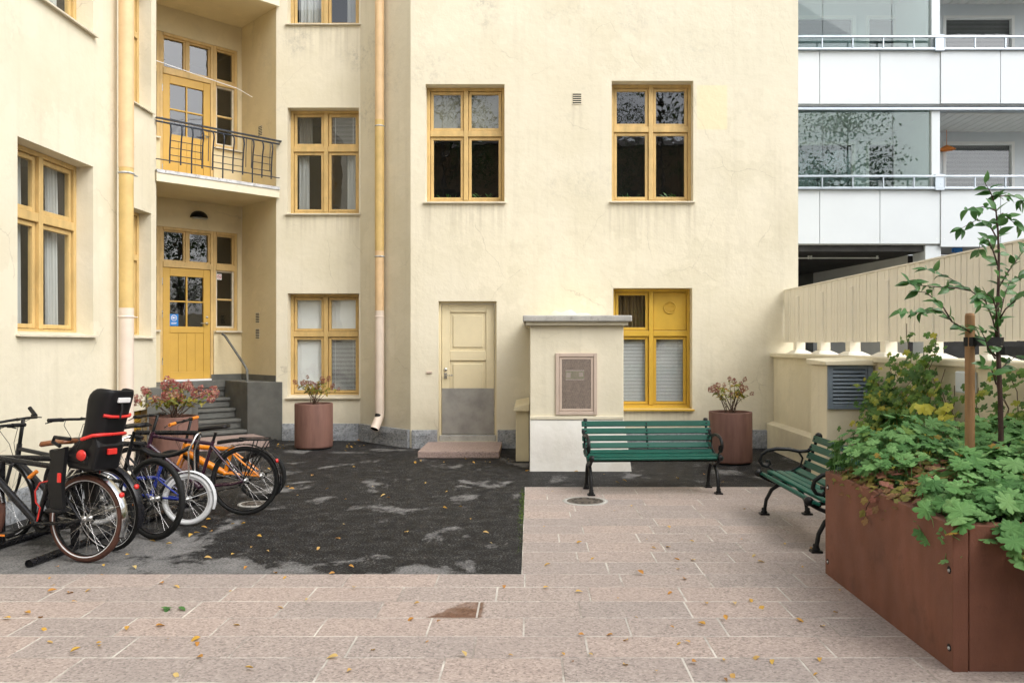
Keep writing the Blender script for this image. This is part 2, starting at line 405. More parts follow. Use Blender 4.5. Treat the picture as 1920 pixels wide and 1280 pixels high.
def wallmesh(M, L, z0, z1, ops, depth):
    b = MB()
    us = sorted({0, L, *[u for o in ops for u in o[:2]]}); zs = sorted({z0, z1, *[z for o in ops for z in o[2:4]]})
    def hole(i, j):
        if i < 0 or j < 0 or i >= len(us) - 1 or j >= len(zs) - 1: return False
        u = (us[i] + us[i + 1]) / 2; z = (zs[j] + zs[j + 1]) / 2
        return any(o[0] < u < o[1] and o[2] < z < o[3] for o in ops)
    for i in range(len(us) - 1):
        for j in range(len(zs) - 1):
            a, c, d, e = us[i], us[i + 1], zs[j], zs[j + 1]
            if not hole(i, j):
                b.add([(a, 0, d), (c, 0, d), (c, 0, e), (a, 0, e)], [(0, 1, 2, 3)], M); continue
            D = depth
            if not hole(i - 1, j): b.add([(a, 0, d), (a, 0, e), (a, D, e), (a, D, d)], [(0, 1, 2, 3)], M)
            if not hole(i + 1, j): b.add([(c, 0, d), (c, D, d), (c, D, e), (c, 0, e)], [(0, 1, 2, 3)], M)
            if not hole(i, j + 1): b.add([(a, 0, e), (c, 0, e), (c, D, e), (a, D, e)], [(0, 1, 2, 3)], M)
            if not hole(i, j - 1): b.add([(a, 0, d), (a, D, d), (c, D, d), (c, 0, d)], [(0, 1, 2, 3)], M)
    return b

# ------------------------------------------------------------------ the ground
b = MB(); S = 260
b.add([(-S, -S, -.03), (S, -S, -.03), (S, S, -.03), (-S, S, -.03)], [(0, 1, 2, 3)])
struct(b.build('ground', 'asphalt'), 'dark ground sheet around the courtyard')
EDGE_X, EDGE_Y, BACK_Y = -.065, 5.625, 9.06
b = MB()
def sheet(b, x0, x1, y0, y1, z, nx=1, ny=1):
    for i in range(nx):
        for j in range(ny):
            xa, xb = x0 + (x1 - x0) * i / nx, x0 + (x1 - x0) * (i + 1) / nx
            ya, yb = y0 + (y1 - y0) * j / ny, y0 + (y1 - y0) * (j + 1) / ny
            b.add([(xa, ya, z), (xb, ya, z), (xb, yb, z), (xa, yb, z)], [(0, 1, 2, 3)])
sheet(b, -7.2, EDGE_X, EDGE_Y, 15, 0); sheet(b, EDGE_X, 3.9, BACK_Y, 13, 0)
struct(b.build('asphalt_yard', 'asphalt'), 'dark wet asphalt with drying grey patches')
b = MB(); sheet(b, -4.9, 9, -6, EDGE_Y, .0042); sheet(b, EDGE_X, 9, EDGE_Y, BACK_Y, .0042)
paving = struct(b.build('paving', 'mortar'), 'pink granite slab paving with pale joints')
JT = .0038
slab_cache = {}
def slab_mesh(lx, ly):
    k = (round(lx, 2), round(ly, 2))
    if k not in slab_cache:
        lx2, ly2 = k[0] / 2 - JT, k[1] / 2 - JT; e = .004
        m = MB()
        vs = [(-lx2, -ly2, -.002), (lx2, -ly2, -.002), (lx2, ly2, -.002), (-lx2, ly2, -.002)]
        vs += [(-lx2, -ly2, .003), (lx2, -ly2, .003), (lx2, ly2, .003), (-lx2, ly2, .003)]
        vs += [(-lx2 + e, -ly2 + e, .006), (lx2 - e, -ly2 + e, .006), (lx2 - e, ly2 - e, .006), (-lx2 + e, ly2 - e, .006)]
        fs = [(8, 9, 10, 11)]
        for a in (0, 4):
            for i in range(4): fs.append((a + i, a + (i + 1) % 4, a + 4 + (i + 1) % 4, a + 4 + i))
        m.add(vs, fs); slab_cache[k] = m.mesh('paving_slab', 'granite_pink')
    return slab_cache[k]
far = MB()
row = 0; y1 = EDGE_Y + 11 * .3
ys = [(EDGE_Y + .3 * k, EDGE_Y + .3 * (k + 1)) for k in range(-26, 12)]
ys[-1] = (ys[-1][0], BACK_Y)
for (ya, yb) in ys:
    row += 1
    xs0 = -4.74 if ya < EDGE_Y - .01 else EDGE_X
    x = xs0; first = True
    while x < 3.66:
        l = rng.choice((.58, .6, .6, .6, .62, .66, .54))
        if first: l = rng.choice((.3, .42, .24, .5, .6)) + (.02 if row % 2 else 0); first = False
        xe = min(x + l, 3.68)
        if 3.68 - xe < .12: xe = 3.68
        lx, ly = round(xe - x, 2), round(yb - ya, 2)
        cx, cy = (x + xe) / 2, (ya + yb) / 2
        if ya > 2.9:
            inst('paving_slab', slab_mesh(lx, ly), paving, T(cx, cy, rng.uniform(-.0008, .0008)) @ RY(rng.uniform(-.001, .001)))
        else:
            me = slab_mesh(lx, ly); far.add([v.co for v in me.vertices], [tuple(p.vertices) for p in me.polygons], T(cx, cy, 0))
        x = xe
o = far.build('paving_slabs', 'granite_pink', paving); o['kind'] = 'stuff'

# ------------------------------------------------------------------ the cream building
HT = 8.95  # unseen roofline set low so more sky light reaches the yard
BLD = thing('cream_apartment_building', 'cream plastered courtyard building with ochre windows and a corner balcony', 'building')
A = (-5.672, 12.12); B = (-4.293, 13.5); C = (-5.209, 14.416); D = (-6.588, 13.036); q7 = math.sqrt(.5)
F_bay = frame(-4.74, 2.0, 0, 1); F_left = frame(-5.672, 9.17, 0, 1); F_jl = frame(*A, -1, 1); F_door = frame(*D, 1, 1)
F_jr = frame(*C, 1, -1); F_sec = frame(*B, 1, 0); F_ch = frame(-2.875, 13.5, 1, -1); F_main = frame(-1.875, 12.5, 1, 0)
RD = .2

def window(M, u0, u1, z0, z1, zt, wood='wood_ochre', upper='dark', lower='dark', cols=2, depth=RD, sillmat='sill_metal', sill=True, vent=False, room=True):
    F, Sx = .05, .045
    d = depth
    um = (u0 + u1) / 2
    fr = MB()
    fr.box(u0, u0 + F, d - .02, d + .08, z0, z1, M).box(u1 - F, u1, d - .02, d + .08, z0, z1, M)
    fr.box(u0 + F, u1 - F, d - .02, d + .08, z1 - F, z1, M).box(u0 + F, u1 - F, d - .02, d + .08, z0, z0 + F, M)
    if cols == 2: fr.box(um - .035, um + .035, d - .03, d + .08, z0 + F, z1 - F, M)
    halves = [(u0 + F, um - .035), (um + .035, u1 - F)] if cols == 2 else [(u0 + F, u1 - F)]
    for a, c in halves: fr.box(a, c, d - .025, d + .08, zt - .045, zt + .045, M)
    W = fr.build('window', wood, BLD, .006)
    for hi, (a, c) in enumerate(halves):
        for lo, (e, g) in enumerate(((z0 + F, zt - .045), (zt + .045, z1 - F))):
            a2, c2, e2, g2 = a + .006, c - .006, e + .006, g - .006
            y0, y1 = d + .005, d + .055
            if vent and hi == 1 and lo == 1:
                pn = MB(); pn.box(a2, c2, y0, y1, e2, g2, M); p = pn.build('blind_panel', wood, W, .006)
                vm = MB(); cx, cz = (a2 + c2) / 2, (e2 + g2) / 2 + .06
                VM = M @ T(cx, y0 - .002, cz) @ RX(R(90))
                vm.lathe([(.10, 0), (.10, .012), (.088, .014), (.088, .004), (0.0, .004)], 28, VM)
                for k in range(-3, 4):
                    hw = math.sqrt(max(0, .085 ** 2 - (k * .022) ** 2)); vm.box(-hw, hw, k * .022 - .006, k * .022 + .006, .003, .011, VM)
                vm.build('round_vent', wood, W); continue
            sa = MB()
            sa.box(a2, a2 + Sx, y0, y1, e2, g2, M).box(c2 - Sx, c2, y0, y1, e2, g2, M)
            sa.box(a2 + Sx, c2 - Sx, y0, y1, g2 - Sx, g2, M).box(a2 + Sx, c2 - Sx, y0, y1, e2, e2 + Sx, M)
            sa.build('sash', wood, W, .005)
            gp_ = MB(); a3, c3, e3, g3 = a2 + Sx - .004, c2 - Sx + .004, e2 + Sx - .004, g2 - Sx + .004
            gy = y0 + .022
            gp_.add([(a3, gy, e3), (c3, gy, e3), (c3, gy, g3), (a3, gy, g3)], [(0, 1, 2, 3)], M); gp_.build('pane', 'pane', W)
            kind = (lower if lo == 0 else upper); kind = kind[hi] if isinstance(kind, (list, tuple)) else kind
            by = d + .085
            if kind.startswith('blind'):
                bl = MB(); z = e3; ang = {'blind': 1.28, 'blindopen': .38, 'blindmid': .66}[kind]; hw = .0125
                while z < g3:
                    dy, dz = math.cos(ang) * hw, math.sin(ang) * hw
                    bl.add([(a3 - .02, by - dy, z - dz), (c3 + .02, by - dy, z - dz), (c3 + .02, by + dy, z + dz), (a3 - .02, by + dy, z + dz)], [(0, 1, 2, 3)], M); z += .0225
                for uu in (a3 + .06, c3 - .06): bl.box(uu - .002, uu + .002, by - .016, by - .014, e3, g3, M)
                bl.build('blind', 'blind', W)
            elif kind.startswith('curtain'):
                lo_u, hi_u = {'curtain': (0, 1), 'curtainL': (0, .42), 'curtainR': (.58, 1), 'curtainD': (.0, .55), 'curtainReflect': (0, 1)}[kind]
                cu = MB(); N = 36; vs = []
                for k in range(N + 1):
                    u = a3 + (c3 - a3) * (lo_u + (hi_u - lo_u) * k / N)
                    yy = by + .05 + .022 * math.sin(k * 1.25) + .012 * math.sin(k * .53 + u * 7)
                    vs += [(u, yy, e3 - .03), (u + .004 * math.sin(k), yy + .01, g3 + .03)]
                cu.add(vs, [(2 * k, 2 * k + 2, 2 * k + 3, 2 * k + 1) for k in range(N)], M, True)
                cu.build('curtain', 'curtain_dark' if kind == 'curtainD' else 'ochre_reflection' if kind == 'curtainReflect' else 'curtain', W)
            if kind == 'roller':
                ro = MB(); ro.box(a3 - .02, c3 + .02, by - .004, by, e3 - .02, g3 + .02, M); ro.build('blind', 'roller_olive', W)
            if kind == 'plants' and lo == 0:
                pl = MB(); r2 = random.Random(int(u0 * 100) + hi)
                for k in range(9 + 5 * hi):
                    cx = a3 + .05 + r2.random() * (c3 - a3 - .1); h = r2.uniform(.03, .10); t = r2.uniform(-.09, .09)
                    pl.add([(cx, by, e3 - .02), (cx + .008, by, e3 - .02), (cx + t + .012, by + r2.uniform(-.03, .03), e3 + h * .8), (cx + t * 1.5, by, e3 + h)], [(0, 1, 2, 3)], M)
                pl.build('houseplant', 'leaf_tree', W)
    if sill:
        sl = MB()
        sl.add([(u0 - .03, -.05, z0 - .012), (u1 + .03, -.05, z0 - .012), (u1 + .03, d - .005, z0 + .028), (u0 - .03, d - .005, z0 + .028),
                (u0 - .03, -.05, z0 - .030), (u1 + .03, -.05, z0 - .030), (u1 + .03, d - .005, z0 + .010), (u0 - .03, d - .005, z0 + .010)],
               [(0, 1, 2, 3), (4, 7, 6, 5), (0, 4, 5, 1), (0, 3, 7, 4), (1, 5, 6, 2), (2, 6, 7, 3)], M)
        sl.build('sill', sillmat, W)
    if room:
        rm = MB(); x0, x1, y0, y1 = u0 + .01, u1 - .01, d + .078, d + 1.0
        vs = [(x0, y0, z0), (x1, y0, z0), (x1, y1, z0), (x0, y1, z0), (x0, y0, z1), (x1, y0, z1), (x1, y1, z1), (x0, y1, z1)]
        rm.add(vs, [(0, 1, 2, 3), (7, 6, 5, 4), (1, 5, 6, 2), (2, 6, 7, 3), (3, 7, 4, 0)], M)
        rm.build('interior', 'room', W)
    return W

def entry(M, zf, zd, zt, zs, sticker):
    """glazed door with side lights and top lights in the recess"""
    ua, ub, uc, ud = .10, .535, 1.445, 1.875
    d = .06; y0, y1 = d - .04, d + .06; F = .05
    fr = MB()
    for (a, c, e, g) in ((ua, ua + F, zs, zt), (ud - F, ud, zs, zt), (ub, ub + F, zf, zt), (uc - F, uc, zf, zt), (ub, ub - F, zs, zt), (uc, uc + F, zs, zt)):
        fr.box(min(a, c), max(a, c), y0, y1, e, g, M)
    for (a, c) in ((ua + F, ub - F), (ub + F, uc - F), (uc + F, ud - F)):
        fr.box(a, c, y0 - .01, y1, zt - F, zt, M); fr.box(a, c, y0 - .012, y1, zd, zd + .10, M)
    for (a, c) in ((ua + F, ub - F), (uc + F, ud - F)):
        fr.box(a, c, y0, y1, zs, zs + F, M); zm = (zs + zd) / 2 + .02; fr.box(a, c, y0 + .03, y1 - .01, zm - .015, zm + .015, M)
    um = (ub + uc) / 2; fr.box(um - .025, um + .025, y0 + .01, y1, zd + .10, zt - F, M)
    DF = fr.build('window', 'wood_ochre', BLD, .006)
    for (a, c, e, g) in ((ub + F, um - .025, zd + .1, zt - F), (um + .025, uc - F, zd + .1, zt - F), (ua + F, ub - F, zd + .1, zt - F), (uc + F, ud - F, zd + .1, zt - F),
                         (ua + F, ub - F, zs + F, zd), (uc + F, ud - F, zs + F, zd)):
        st = MB(); s = .028
        st.box(a, a + s, y0 + .03, y1 - .02, e, g, M).box(c - s, c, y0 + .03, y1 - .02, e, g, M)
        st.box(a + s, c - s, y0 + .03, y1 - .02, g - s, g, M).box(a + s, c - s, y0 + .03, y1 - .02, e, e + s, M); st.build('sash', 'sill_metal' if g < zd + .01 else 'wood_ochre', DF)
        p = MB(); yy = (y0 + y1) / 2 + .01; p.add([(a + s, yy, e + s), (c - s, yy, e + s), (c - s, yy, g - s), (a + s, yy, g - s)], [(0, 1, 2, 3)], M); p.build('pane', 'pane', DF)
    for (a, c) in ((ua - .02, ub - .01), (uc + .01, ud + .06)):
        sl = MB(); sl.box(a, c, -.06, .05, zs - .03, zs - .004, M); sl.build('sill', 'sill_metal', DF)
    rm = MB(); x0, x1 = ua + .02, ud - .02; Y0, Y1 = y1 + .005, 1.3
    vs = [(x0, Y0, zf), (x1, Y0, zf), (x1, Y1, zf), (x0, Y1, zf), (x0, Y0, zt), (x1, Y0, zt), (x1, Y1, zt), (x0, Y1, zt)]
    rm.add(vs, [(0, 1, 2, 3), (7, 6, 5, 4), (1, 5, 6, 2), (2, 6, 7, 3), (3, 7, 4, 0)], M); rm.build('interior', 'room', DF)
    # the leaf
    a, c, e, g = ub + F + .004, uc - F - .004, zf + .02, zd - .004
    ly0, ly1 = d - .03, d + .02; st = .115; gz = zf + (zd - zf) * .48; top = .14
    lf = MB()
    lf.box(a, a + st, ly0, ly1, e, g, M).box(c - st, c, ly0, ly1, e, g, M).box(a + st, c - st, ly0, ly1, g - top, g, M).box(a + st, c - st, ly0, ly1, gz - .11, gz, M)
    lf.box(a + st, c - st, ly0, ly1, e, e + .13, M)
    mid = (a + c) / 2; mz = (gz + g - top) / 2
    lf.box(mid - .013, mid + .013, ly0 + .008, ly1, gz, g - top, M)
    for (p0, p1) in ((a + st, mid - .013), (mid + .013, c - st)): lf.box(p0, p1, ly0 + .009, ly1, mz - .013, mz + .013, M)
    DR = lf.build('door', 'door_yellow', BLD, .005)
    nb = 4; wv = (c - a - 2 * st) / nb
    bd = MB(); bd.box(0, wv - .006, 0, .02, 0, gz - .11 - e - .13, None); 
    for k in range(nb):
        bm = MB(); u = a + st + k * wv + .0012; bm.box(u, u + wv - .0024, ly0 + .010, ly1 - .005, e + .13, gz - .11, M); bm.build('board', 'door_yellow', DR, .004)
    for (p0, p1) in ((a + st, mid - .013), (mid + .013, c - st)):
        for (z0, z1) in ((gz, mz - .013), (mz + .013, g - top)):
            p = MB(); yy = (ly0 + ly1) / 2 + .008; p.add([(p0, yy, z0), (p1, yy, z0), (p1, yy, z1), (p0, yy, z1)], [(0, 1, 2, 3)], M); p.build('pane', 'pane', DR)
    h = MB(); hz = zf + .98; hu = c - .055
    h.tube([(hu, ly0 + .0, hz), (hu, ly0 - .05, hz), (hu - .13, ly0 - .055, hz)], .010, 8, M); h.lathe([(0, .006), (.024, .006), (.026, 0)], 14, M @ T(hu, ly0, hz) @ RX(R(90)))
    h.lathe([(0, .012), (.02, .012), (.022, 0)], 14, M @ T(hu, ly0, hz + .11) @ RX(R(90)))
    h.build('handle', 'steel', DR)
    for zz in (e + .25, (e + g) / 2 + .1, g - .3):
        hg = MB(); hg.tube([(a - .012, ly0 - .008, zz), (a - .012, ly0 - .008, zz + .12)], .009, 8, M); hg.build('hinge', 'steel', DR)
    ts = MB(); ts.box(ub + F, uc - F, -.03, .06, zf - .012, zf + .018, M); ts.build('threshold', 'sticker_white' if sticker else 'sill_metal', DF)
    if sticker:
        s0, s1, t0, t1 = a + st + .005, a + st + .15, gz + .01, gz + .21; yy = (ly0 + ly1) / 2 + .004
        p = MB(); p.add([(s0, yy, t0), (s1, yy, t0), (s1, yy, t1), (s0, yy, t1)], [(0, 1, 2, 3)], M); p.build('sticker', 'sticker_blue', DR)
        ic = MB(); cx, cz = (s0 + s1) / 2, t0 + .135; SM = M @ T(cx, yy - .002, cz) @ RX(R(90))
        ic.lathe([(.050, 0), (.050, .001), (.040, .001), (.040, 0)], 24, SM); ic.box(-.026, .010, -.014, .016, 0, .001, SM); ic.prism([(.012, 0), (.028, -.014), (.028, .016)], 0, .001, SM)
        ic.box(-.045, .045, -.086, -.078, 0, .001, SM).box(-.045, .035, -.104, -.097, 0, .001, SM); ic.build('sticker_print', 'sticker_white', DR)
        p = MB(); yy = (y0 + y1) / 2; s0 = uc + F + .035; t0 = zd - .16
        p.box(s0, s0 + .085, yy - .002, yy, t0, t0 + .105, M); p.build('sticker', 'sticker_white', DF)
        ic = MB(); SM = M @ T(s0 + .042, yy - .004, t0 + .056) @ RX(R(90))
        ic.lathe([(.036, 0), (.036, .001), (.029, .001), (.029, 0)], 24, SM); ic.box(-.034, .034, -.0035, .0035, 0, .0012, SM @ RZ(R(-45))); ic.build('sticker_print', 'plastic_red', DF)
        ic = MB(); ic.box(-.02, .02, -.004, .004, 0, .0008, SM); ic.build('sticker_print', 'iron_black', DF)

# openings
W1 = (5.39, 6.67)
wl = wallmesh(F_bay, 7.17, 0, HT, [(*W1, 1.72, 3.54), (*W1, 4.97, 6.80)], RD); wl.build('wall', 'plaster', BLD)
MB().box(.004, .93, 0, .05, 0, HT, frame(-4.74, 9.17, -1, 0)).build('wall', 'plaster', BLD)
LS = (2.12, 2.79)
wallmesh(F_left, 2.95, 0, HT, [(*LS, 1.73, 3.57), (*LS, 5.08, 6.92), (2.15, 2.73, .06, .66)], RD).build('wall', 'plaster', BLD)
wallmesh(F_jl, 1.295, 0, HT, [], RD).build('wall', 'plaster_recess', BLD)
ent = []
for (zf, zt, zs) in ((1.0, 3.60, 1.86), (4.26, 6.87, 5.09)):
    ent += [(.10, .535, zs, zt), (.535, 1.445, zf, zt), (1.445, 1.875, zs, zt)]
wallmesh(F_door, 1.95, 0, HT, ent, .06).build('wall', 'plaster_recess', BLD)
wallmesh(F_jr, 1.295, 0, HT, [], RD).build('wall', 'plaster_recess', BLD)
SA = (.190, 1.395)
wallmesh(F_sec, 1.418, 0, HT, [(*SA, .73, 2.475), (*SA, 3.825, 5.607), (*SA, 7.02, 8.80)], RD).build('wall', 'plaster', BLD)
wallmesh(F_ch, 1.4142, 0, HT, [], RD).build('wall', 'plaster', BLD)
M1, M2, DO = (.233, 1.467), (3.142, 4.417), (.433, 1.342)
wallmesh(F_main, 6.055, 0, HT, [(*M1, 3.845, 5.678), (*M2, 3.853, 5.73), (3.167, 4.40, .61, 2.495), (*DO, .10, 2.29)], RD).build('wall', 'plaster', BLD)
MB().box(.004, 9, 0, .05, 0, HT, frame(4.18, 12.5, 0, 1)).build('wall', 'plaster', BLD)
b = MB(); b.prism([(-4.74, 2), (-4.74, 9.17), (-5.672, 9.17), A, D, C, B, (-2.875, 13.5), (-1.875, 12.5), (4.18, 12.5), (4.18, 21.5), (-14, 21.5), (-14, 2)], HT, HT + .3)
b.build('roof', 'roof_dark', BLD)

window(F_bay, *W1, 1.72, 3.54, 2.88, lower=['curtainR', 'curtainR'], upper=['curtainR', 'curtainR'])
window(F_bay, *W1, 4.97, 6.80, 6.1, lower=['curtain', 'curtain'], upper='curtain')
window(F_left, *LS, 1.73, 3.57, 2.9, cols=1); window(F_left, *LS, 5.08, 6.92, 6.2, cols=1)
window(F_sec, *SA, .73, 2.475, 1.79, upper='blind', lower=['blind', 'blindopen'])
window(F_sec, *SA, 3.825, 5.607, 4.95, upper=['curtainD', 'blindopen'], lower=['curtainL', 'curtainR'])
window(F_sec, *SA, 7.02, 8.80, 8.15, upper='curtain', lower=['curtain', 'curtainR'])
window(F_main, *M1, 3.845, 5.678, 4.95, upper='roller', lower='plants')
window(F_main, *M2, 3.853, 5.73, 5.02, lower='plants')
window(F_main, 3.167, 4.40, .61, 2.495, 1.79, wood='wood_yellow', upper=['curtainReflect', 'dark'], lower=['blindmid', 'blindmid'], sillmat='wood_yellow', vent=True)  # upper left sheet is added to imitate a brownish reflection in the pane
entry(F_door, 1.0, 2.92, 3.60, 1.86, True); entry(F_door, 4.26, 6.18, 6.87, 5.09, False)

# plain panelled service door with kick plate
M = F_main; d0 = .11; u0, u1 = DO
f = MB(); f.box(u0, u0 + .035, d0 - .03, d0 + .07, .10, 2.29, M).box(u1 - .035, u1, d0 - .03, d0 + .07, .10, 2.29, M).box(u0 + .035, u1 - .035, d0 - .03, d0 + .07, 2.255, 2.29, M)
SD = f.build('door', 'door_cream', BLD, .004)
a, c, e, g = u0 + .04, u1 - .04, .20, 2.25; st = .13
l = MB(); zt1, zt2, zb1, zb2 = 2.12, 1.52, 1.36, .84
l.box(a, a + st, d0, d0 + .045, e, g, M).box(c - st, c, d0, d0 + .045, e, g, M).box(a + st, c - st, d0, d0 + .045, zt1, g, M).box(a + st, c - st, d0, d0 + .045, zb1, zt2, M).box(a + st, c - st, d0, d0 + .045, e, zb2, M)
l.build('door_leaf', 'door_cream', SD, .008)
for (z0, z1) in ((zt2, zt1), (zb2, zb1)):
    p = MB(); p.box(a + st, c - st, d0 + .022, d0 + .04, z0, z1, M); p.box(a + st + .05, c - st - .05, d0 + .006, d0 + .03, z0 + .05, z1 - .05, M); p.build('panel', 'door_cream', SD, .007)
p = MB(); p.box(a + .005, c - .005, d0 - .004, d0 - .001, .205, .925, M)
for k in range(9):
    for zz in (.22, .91): p.lathe([(.006, 0), (.004, .003), (0, .003)], 8, M @ T(a + .03 + k * (c - a - .06) / 8, d0 - .004, zz) @ RX(R(90)))
p.build('kick_plate', 'steel_plate', SD)
p = MB(); p.box(u0 + .01, u1 - .01, d0 - .07, d0 + .06, .10, .19, M); p.build('threshold', 'concrete_cap', SD, .008)
p = MB(); hu = a + .06; p.tube([(hu, d0, 1.13), (hu, d0 - .05, 1.13), (hu + .12, d0 - .055, 1.13)], .010, 8, M)
p.lathe([(0, .012), (.026, .012), (.028, 0)], 16, M @ T(hu, d0, 1.22) @ RX(R(90))); p.box(hu - .022, hu + .022, d0 - .006, d0, 1.08, 1.17, M); p.build('handle', 'steel', SD)
for zz in (.50, 1.66, 2.0):
    p = MB(); p.tube([(c + .012, d0 - .012, zz), (c + .012, d0 - .012, zz + .13)], .010, 8, M); p.build('hinge', 'steel', SD)
p = MB(); p.box(.255, .335, -.025, 0, 1.165, 1.195, M); p.build('intercom', 'grille_pink', BLD, .005)
# granite step in front of it
stp = MB(); stp.box(-1.605, -.445, 11.36, 12.49, 0, .10); o = stp.build('door_step', 'granite_step', BLD, .012)

# granite plinth, a few long blocks each
def plinth(M, segs):
    for (a, c) in segs:
        n = max(1, round((c - a) / 1.1)); 
        for k in range(n):
            x0 = a + (c - a) * k / n; x1 = a + (c - a) * (k + 1) / n
            p = MB(); N = 8; vs = []; fs = []
            rr = random.Random(int(x0 * 977) + n)
            for i in range(N + 1):
                for j in range(4):
                    z = [0, .10, .2, .28][j]; vs.append((x0 + .002 + (x1 - x0 - .004) * i / N, -.045 - (rr.uniform(0, .022) if 0 < i < N and j < 3 else 0), z))
            for i in range(N):
                for j in range(3): fs.append((i * 4 + j, (i + 1) * 4 + j, (i + 1) * 4 + j + 1, i * 4 + j + 1))
            k0 = len(vs)
            vs += [(x0 + .002, .02, .285), (x1 - .002, .02, .285), (x0 + .002, .02, 0), (x1 - .002, .02, 0)]
            fs += [tuple([i * 4 + 3 for i in range(N + 1)] + [k0 + 1, k0]), (0, 1, 2, 3, k0, k0 + 2), (N * 4 + 3, N * 4 + 2, N * 4 + 1, N * 4, k0 + 3, k0 + 1)]
            p.add(vs, fs, M); p.build('plinth_block', 'granite_grey', BLD)
plinth(F_sec, [(.11, 1.398)]); plinth(F_ch, [(.02, 1.395)]); plinth(F_main, [(.02, .42), (1.36, 6.05)])
plinth(F_bay, [(3.0, 7.17)]); plinth(F_left, [(0, 2.1)])

# cellar louvre in the left wall
p = MB(); p.box(2.16, 2.72, .12, .17, .07, .65, F_left); CL = p.build('cellar_louvre', 'wood_yellow', BLD)
for k in range(9):
    s = MB(); z = .11 + k * .058; s.add([(2.22, .12, z), (2.66, .12, z), (2.66, .085, z + .035), (2.22, .085, z + .035)], [(0, 1, 2, 3)], F_left); s.build('slat', 'wood_yellow', CL)

# wall vents
def vent(M, u, z, wd, h, n):
    p = MB(); p.box(u - wd / 2, u + wd / 2, -.004, .002, z - h / 2, z + h / 2, M); V = p.build('wall_vent', 'dark_void', BLD)
    for k in range(n + 1):
        zz = z - h / 2 + h * k / n; s = MB(); s.box(u - wd / 2 - .006, u + wd / 2 + .006, -.009, -.002, zz - h / n * .2, zz + h / n * .2, M); s.build('slat', 'plaster', V)
vent(F_main, 1.875 + .725, 5.45, .13, .165, 5)
vent(F_jr, .62, 2.08, .13, .17, 6); vent(F_jr, .62, 1.80, .13, .17, 6); vent(F_jr, .72, 5.32, .13, .17, 6)

# balconies
def balcony(z0, z1, rail):
    o = .05
    n = (q7, -q7)
    A2 = (A[0] + n[0] * o, A[1] + n[1] * o); B2 = (B[0] + n[0] * o, B[1] + n[1] * o)
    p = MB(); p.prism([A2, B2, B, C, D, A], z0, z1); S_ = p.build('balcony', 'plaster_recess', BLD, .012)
    Fb = frame(*A2, 1, 1); L = math.hypot(B2[0] - A2[0], B2[1] - A2[1])
    e = MB(); e.box(-.02, L + .02, -.035, .16, z1 + .002, z1 + .014, Fb); e.box(-.02, L + .02, -.037, -.033, z1 - .035, z1 + .014, Fb); e.build('flashing', 'zinc', S_)
    f = MB(); f.box(-.02, L + .02, -.022, .01, z0 - .0, z1 - .03, Fb); f.build('fascia', 'plaster', S_)
    if not rail: return S_
    zr = 5.03
    r = MB(); r.box(-.03, L + .05, -.045, .005, zr - .008, zr + .012, Fb); r.tube([(-.03, -.02, zr - .05), (L + .02, -.02, zr - .05)], .014, 8, Fb); r.build('hand_rail', 'rail_iron', S_)
    r = MB(); r.box(-.03, L + .02, -.034, -.012, 4.405, 4.418, Fb); r.build('bottom_rail', 'rail_iron', S_)
    us = [.17 + k * (L - .30) / 10 for k in range(11)]
    for k, u in enumerate(us):
        bl = MB(); r0 = .0115
        zb = 4.255 if k in (2, 5, 8) else 4.37
        bl.tube([(u, -.025, zb), (u, -.03, 4.55), (u, -.055, 4.75), (u, -.085, 4.86), (u, -.075, 4.93), (u, -.022, 4.985)], r0, 6, Fb); bl.build('baluster', 'rail_iron', S_)
    for (i, j) in ((0, 3), (4, 7), (8, 10)):
        for zz in (4.50, 4.61, 4.72):
            yy = -.03 - (zz - 4.5) * .06
            bl = MB(); bl.tube([(us[i], yy, zz), (us[j], yy, zz)], .006, 6, Fb); bl.build('cross_bar', 'rail_iron', S_)
    for u in (us[3] - .025, us[4] - .07, us[7] + .05, us[8] - .02, us[10] - .03):
        bl = MB(); bl.tube([(u, -.03, 4.50), (u, -.04, 4.74), (u, -.055, 4.88), (u + .01, -.03, 4.97)], .006, 6, Fb); bl.build('baluster', 'rail_iron', S_)
    p = MB(); p.tube([(-.0, .05, 5.91), (.6, .04, 5.84), (1.3, .12, 5.80), (1.72, .45, 5.82)], .006, 5, Fb); p.build('clothes_line', 'sticker_white', S_)
    return S_
balcony(4.08, 4.245, True); balcony(7.30, 7.465, False); 

# bulkhead lamp above the entrance
LM = F_door @ T(1.18, 0, 3.80)
p = MB()
prof = []
for k in range(9):
    a = math.pi * k / 8; vs = []
vs = []; fs = []; NA, NB_ = 12, 6
for i in range(NA + 1):
    a = math.pi * i / NA
    for j in range(NB_ + 1):
        t = (math.pi / 2) * j / NB_
        vs.append((.15 * math.cos(a) * math.cos(t), -.15 * math.sin(t) , .13 * math.sin(a) * math.cos(t)))
for i in range(NA):
    for j in range(NB_): k = i * (NB_ + 1) + j; fs.append((k, k + 1, k + NB_ + 2, k + NB_ + 1))
p.add(vs, fs, LM, True); LP = p.build('wall_lamp', 'iron_black', BLD)
p = MB(); p.box(-.12, .12, -.10, 0, -.018, .002, LM); p.build('lamp_glass', 'sign_grey', LP, .01)

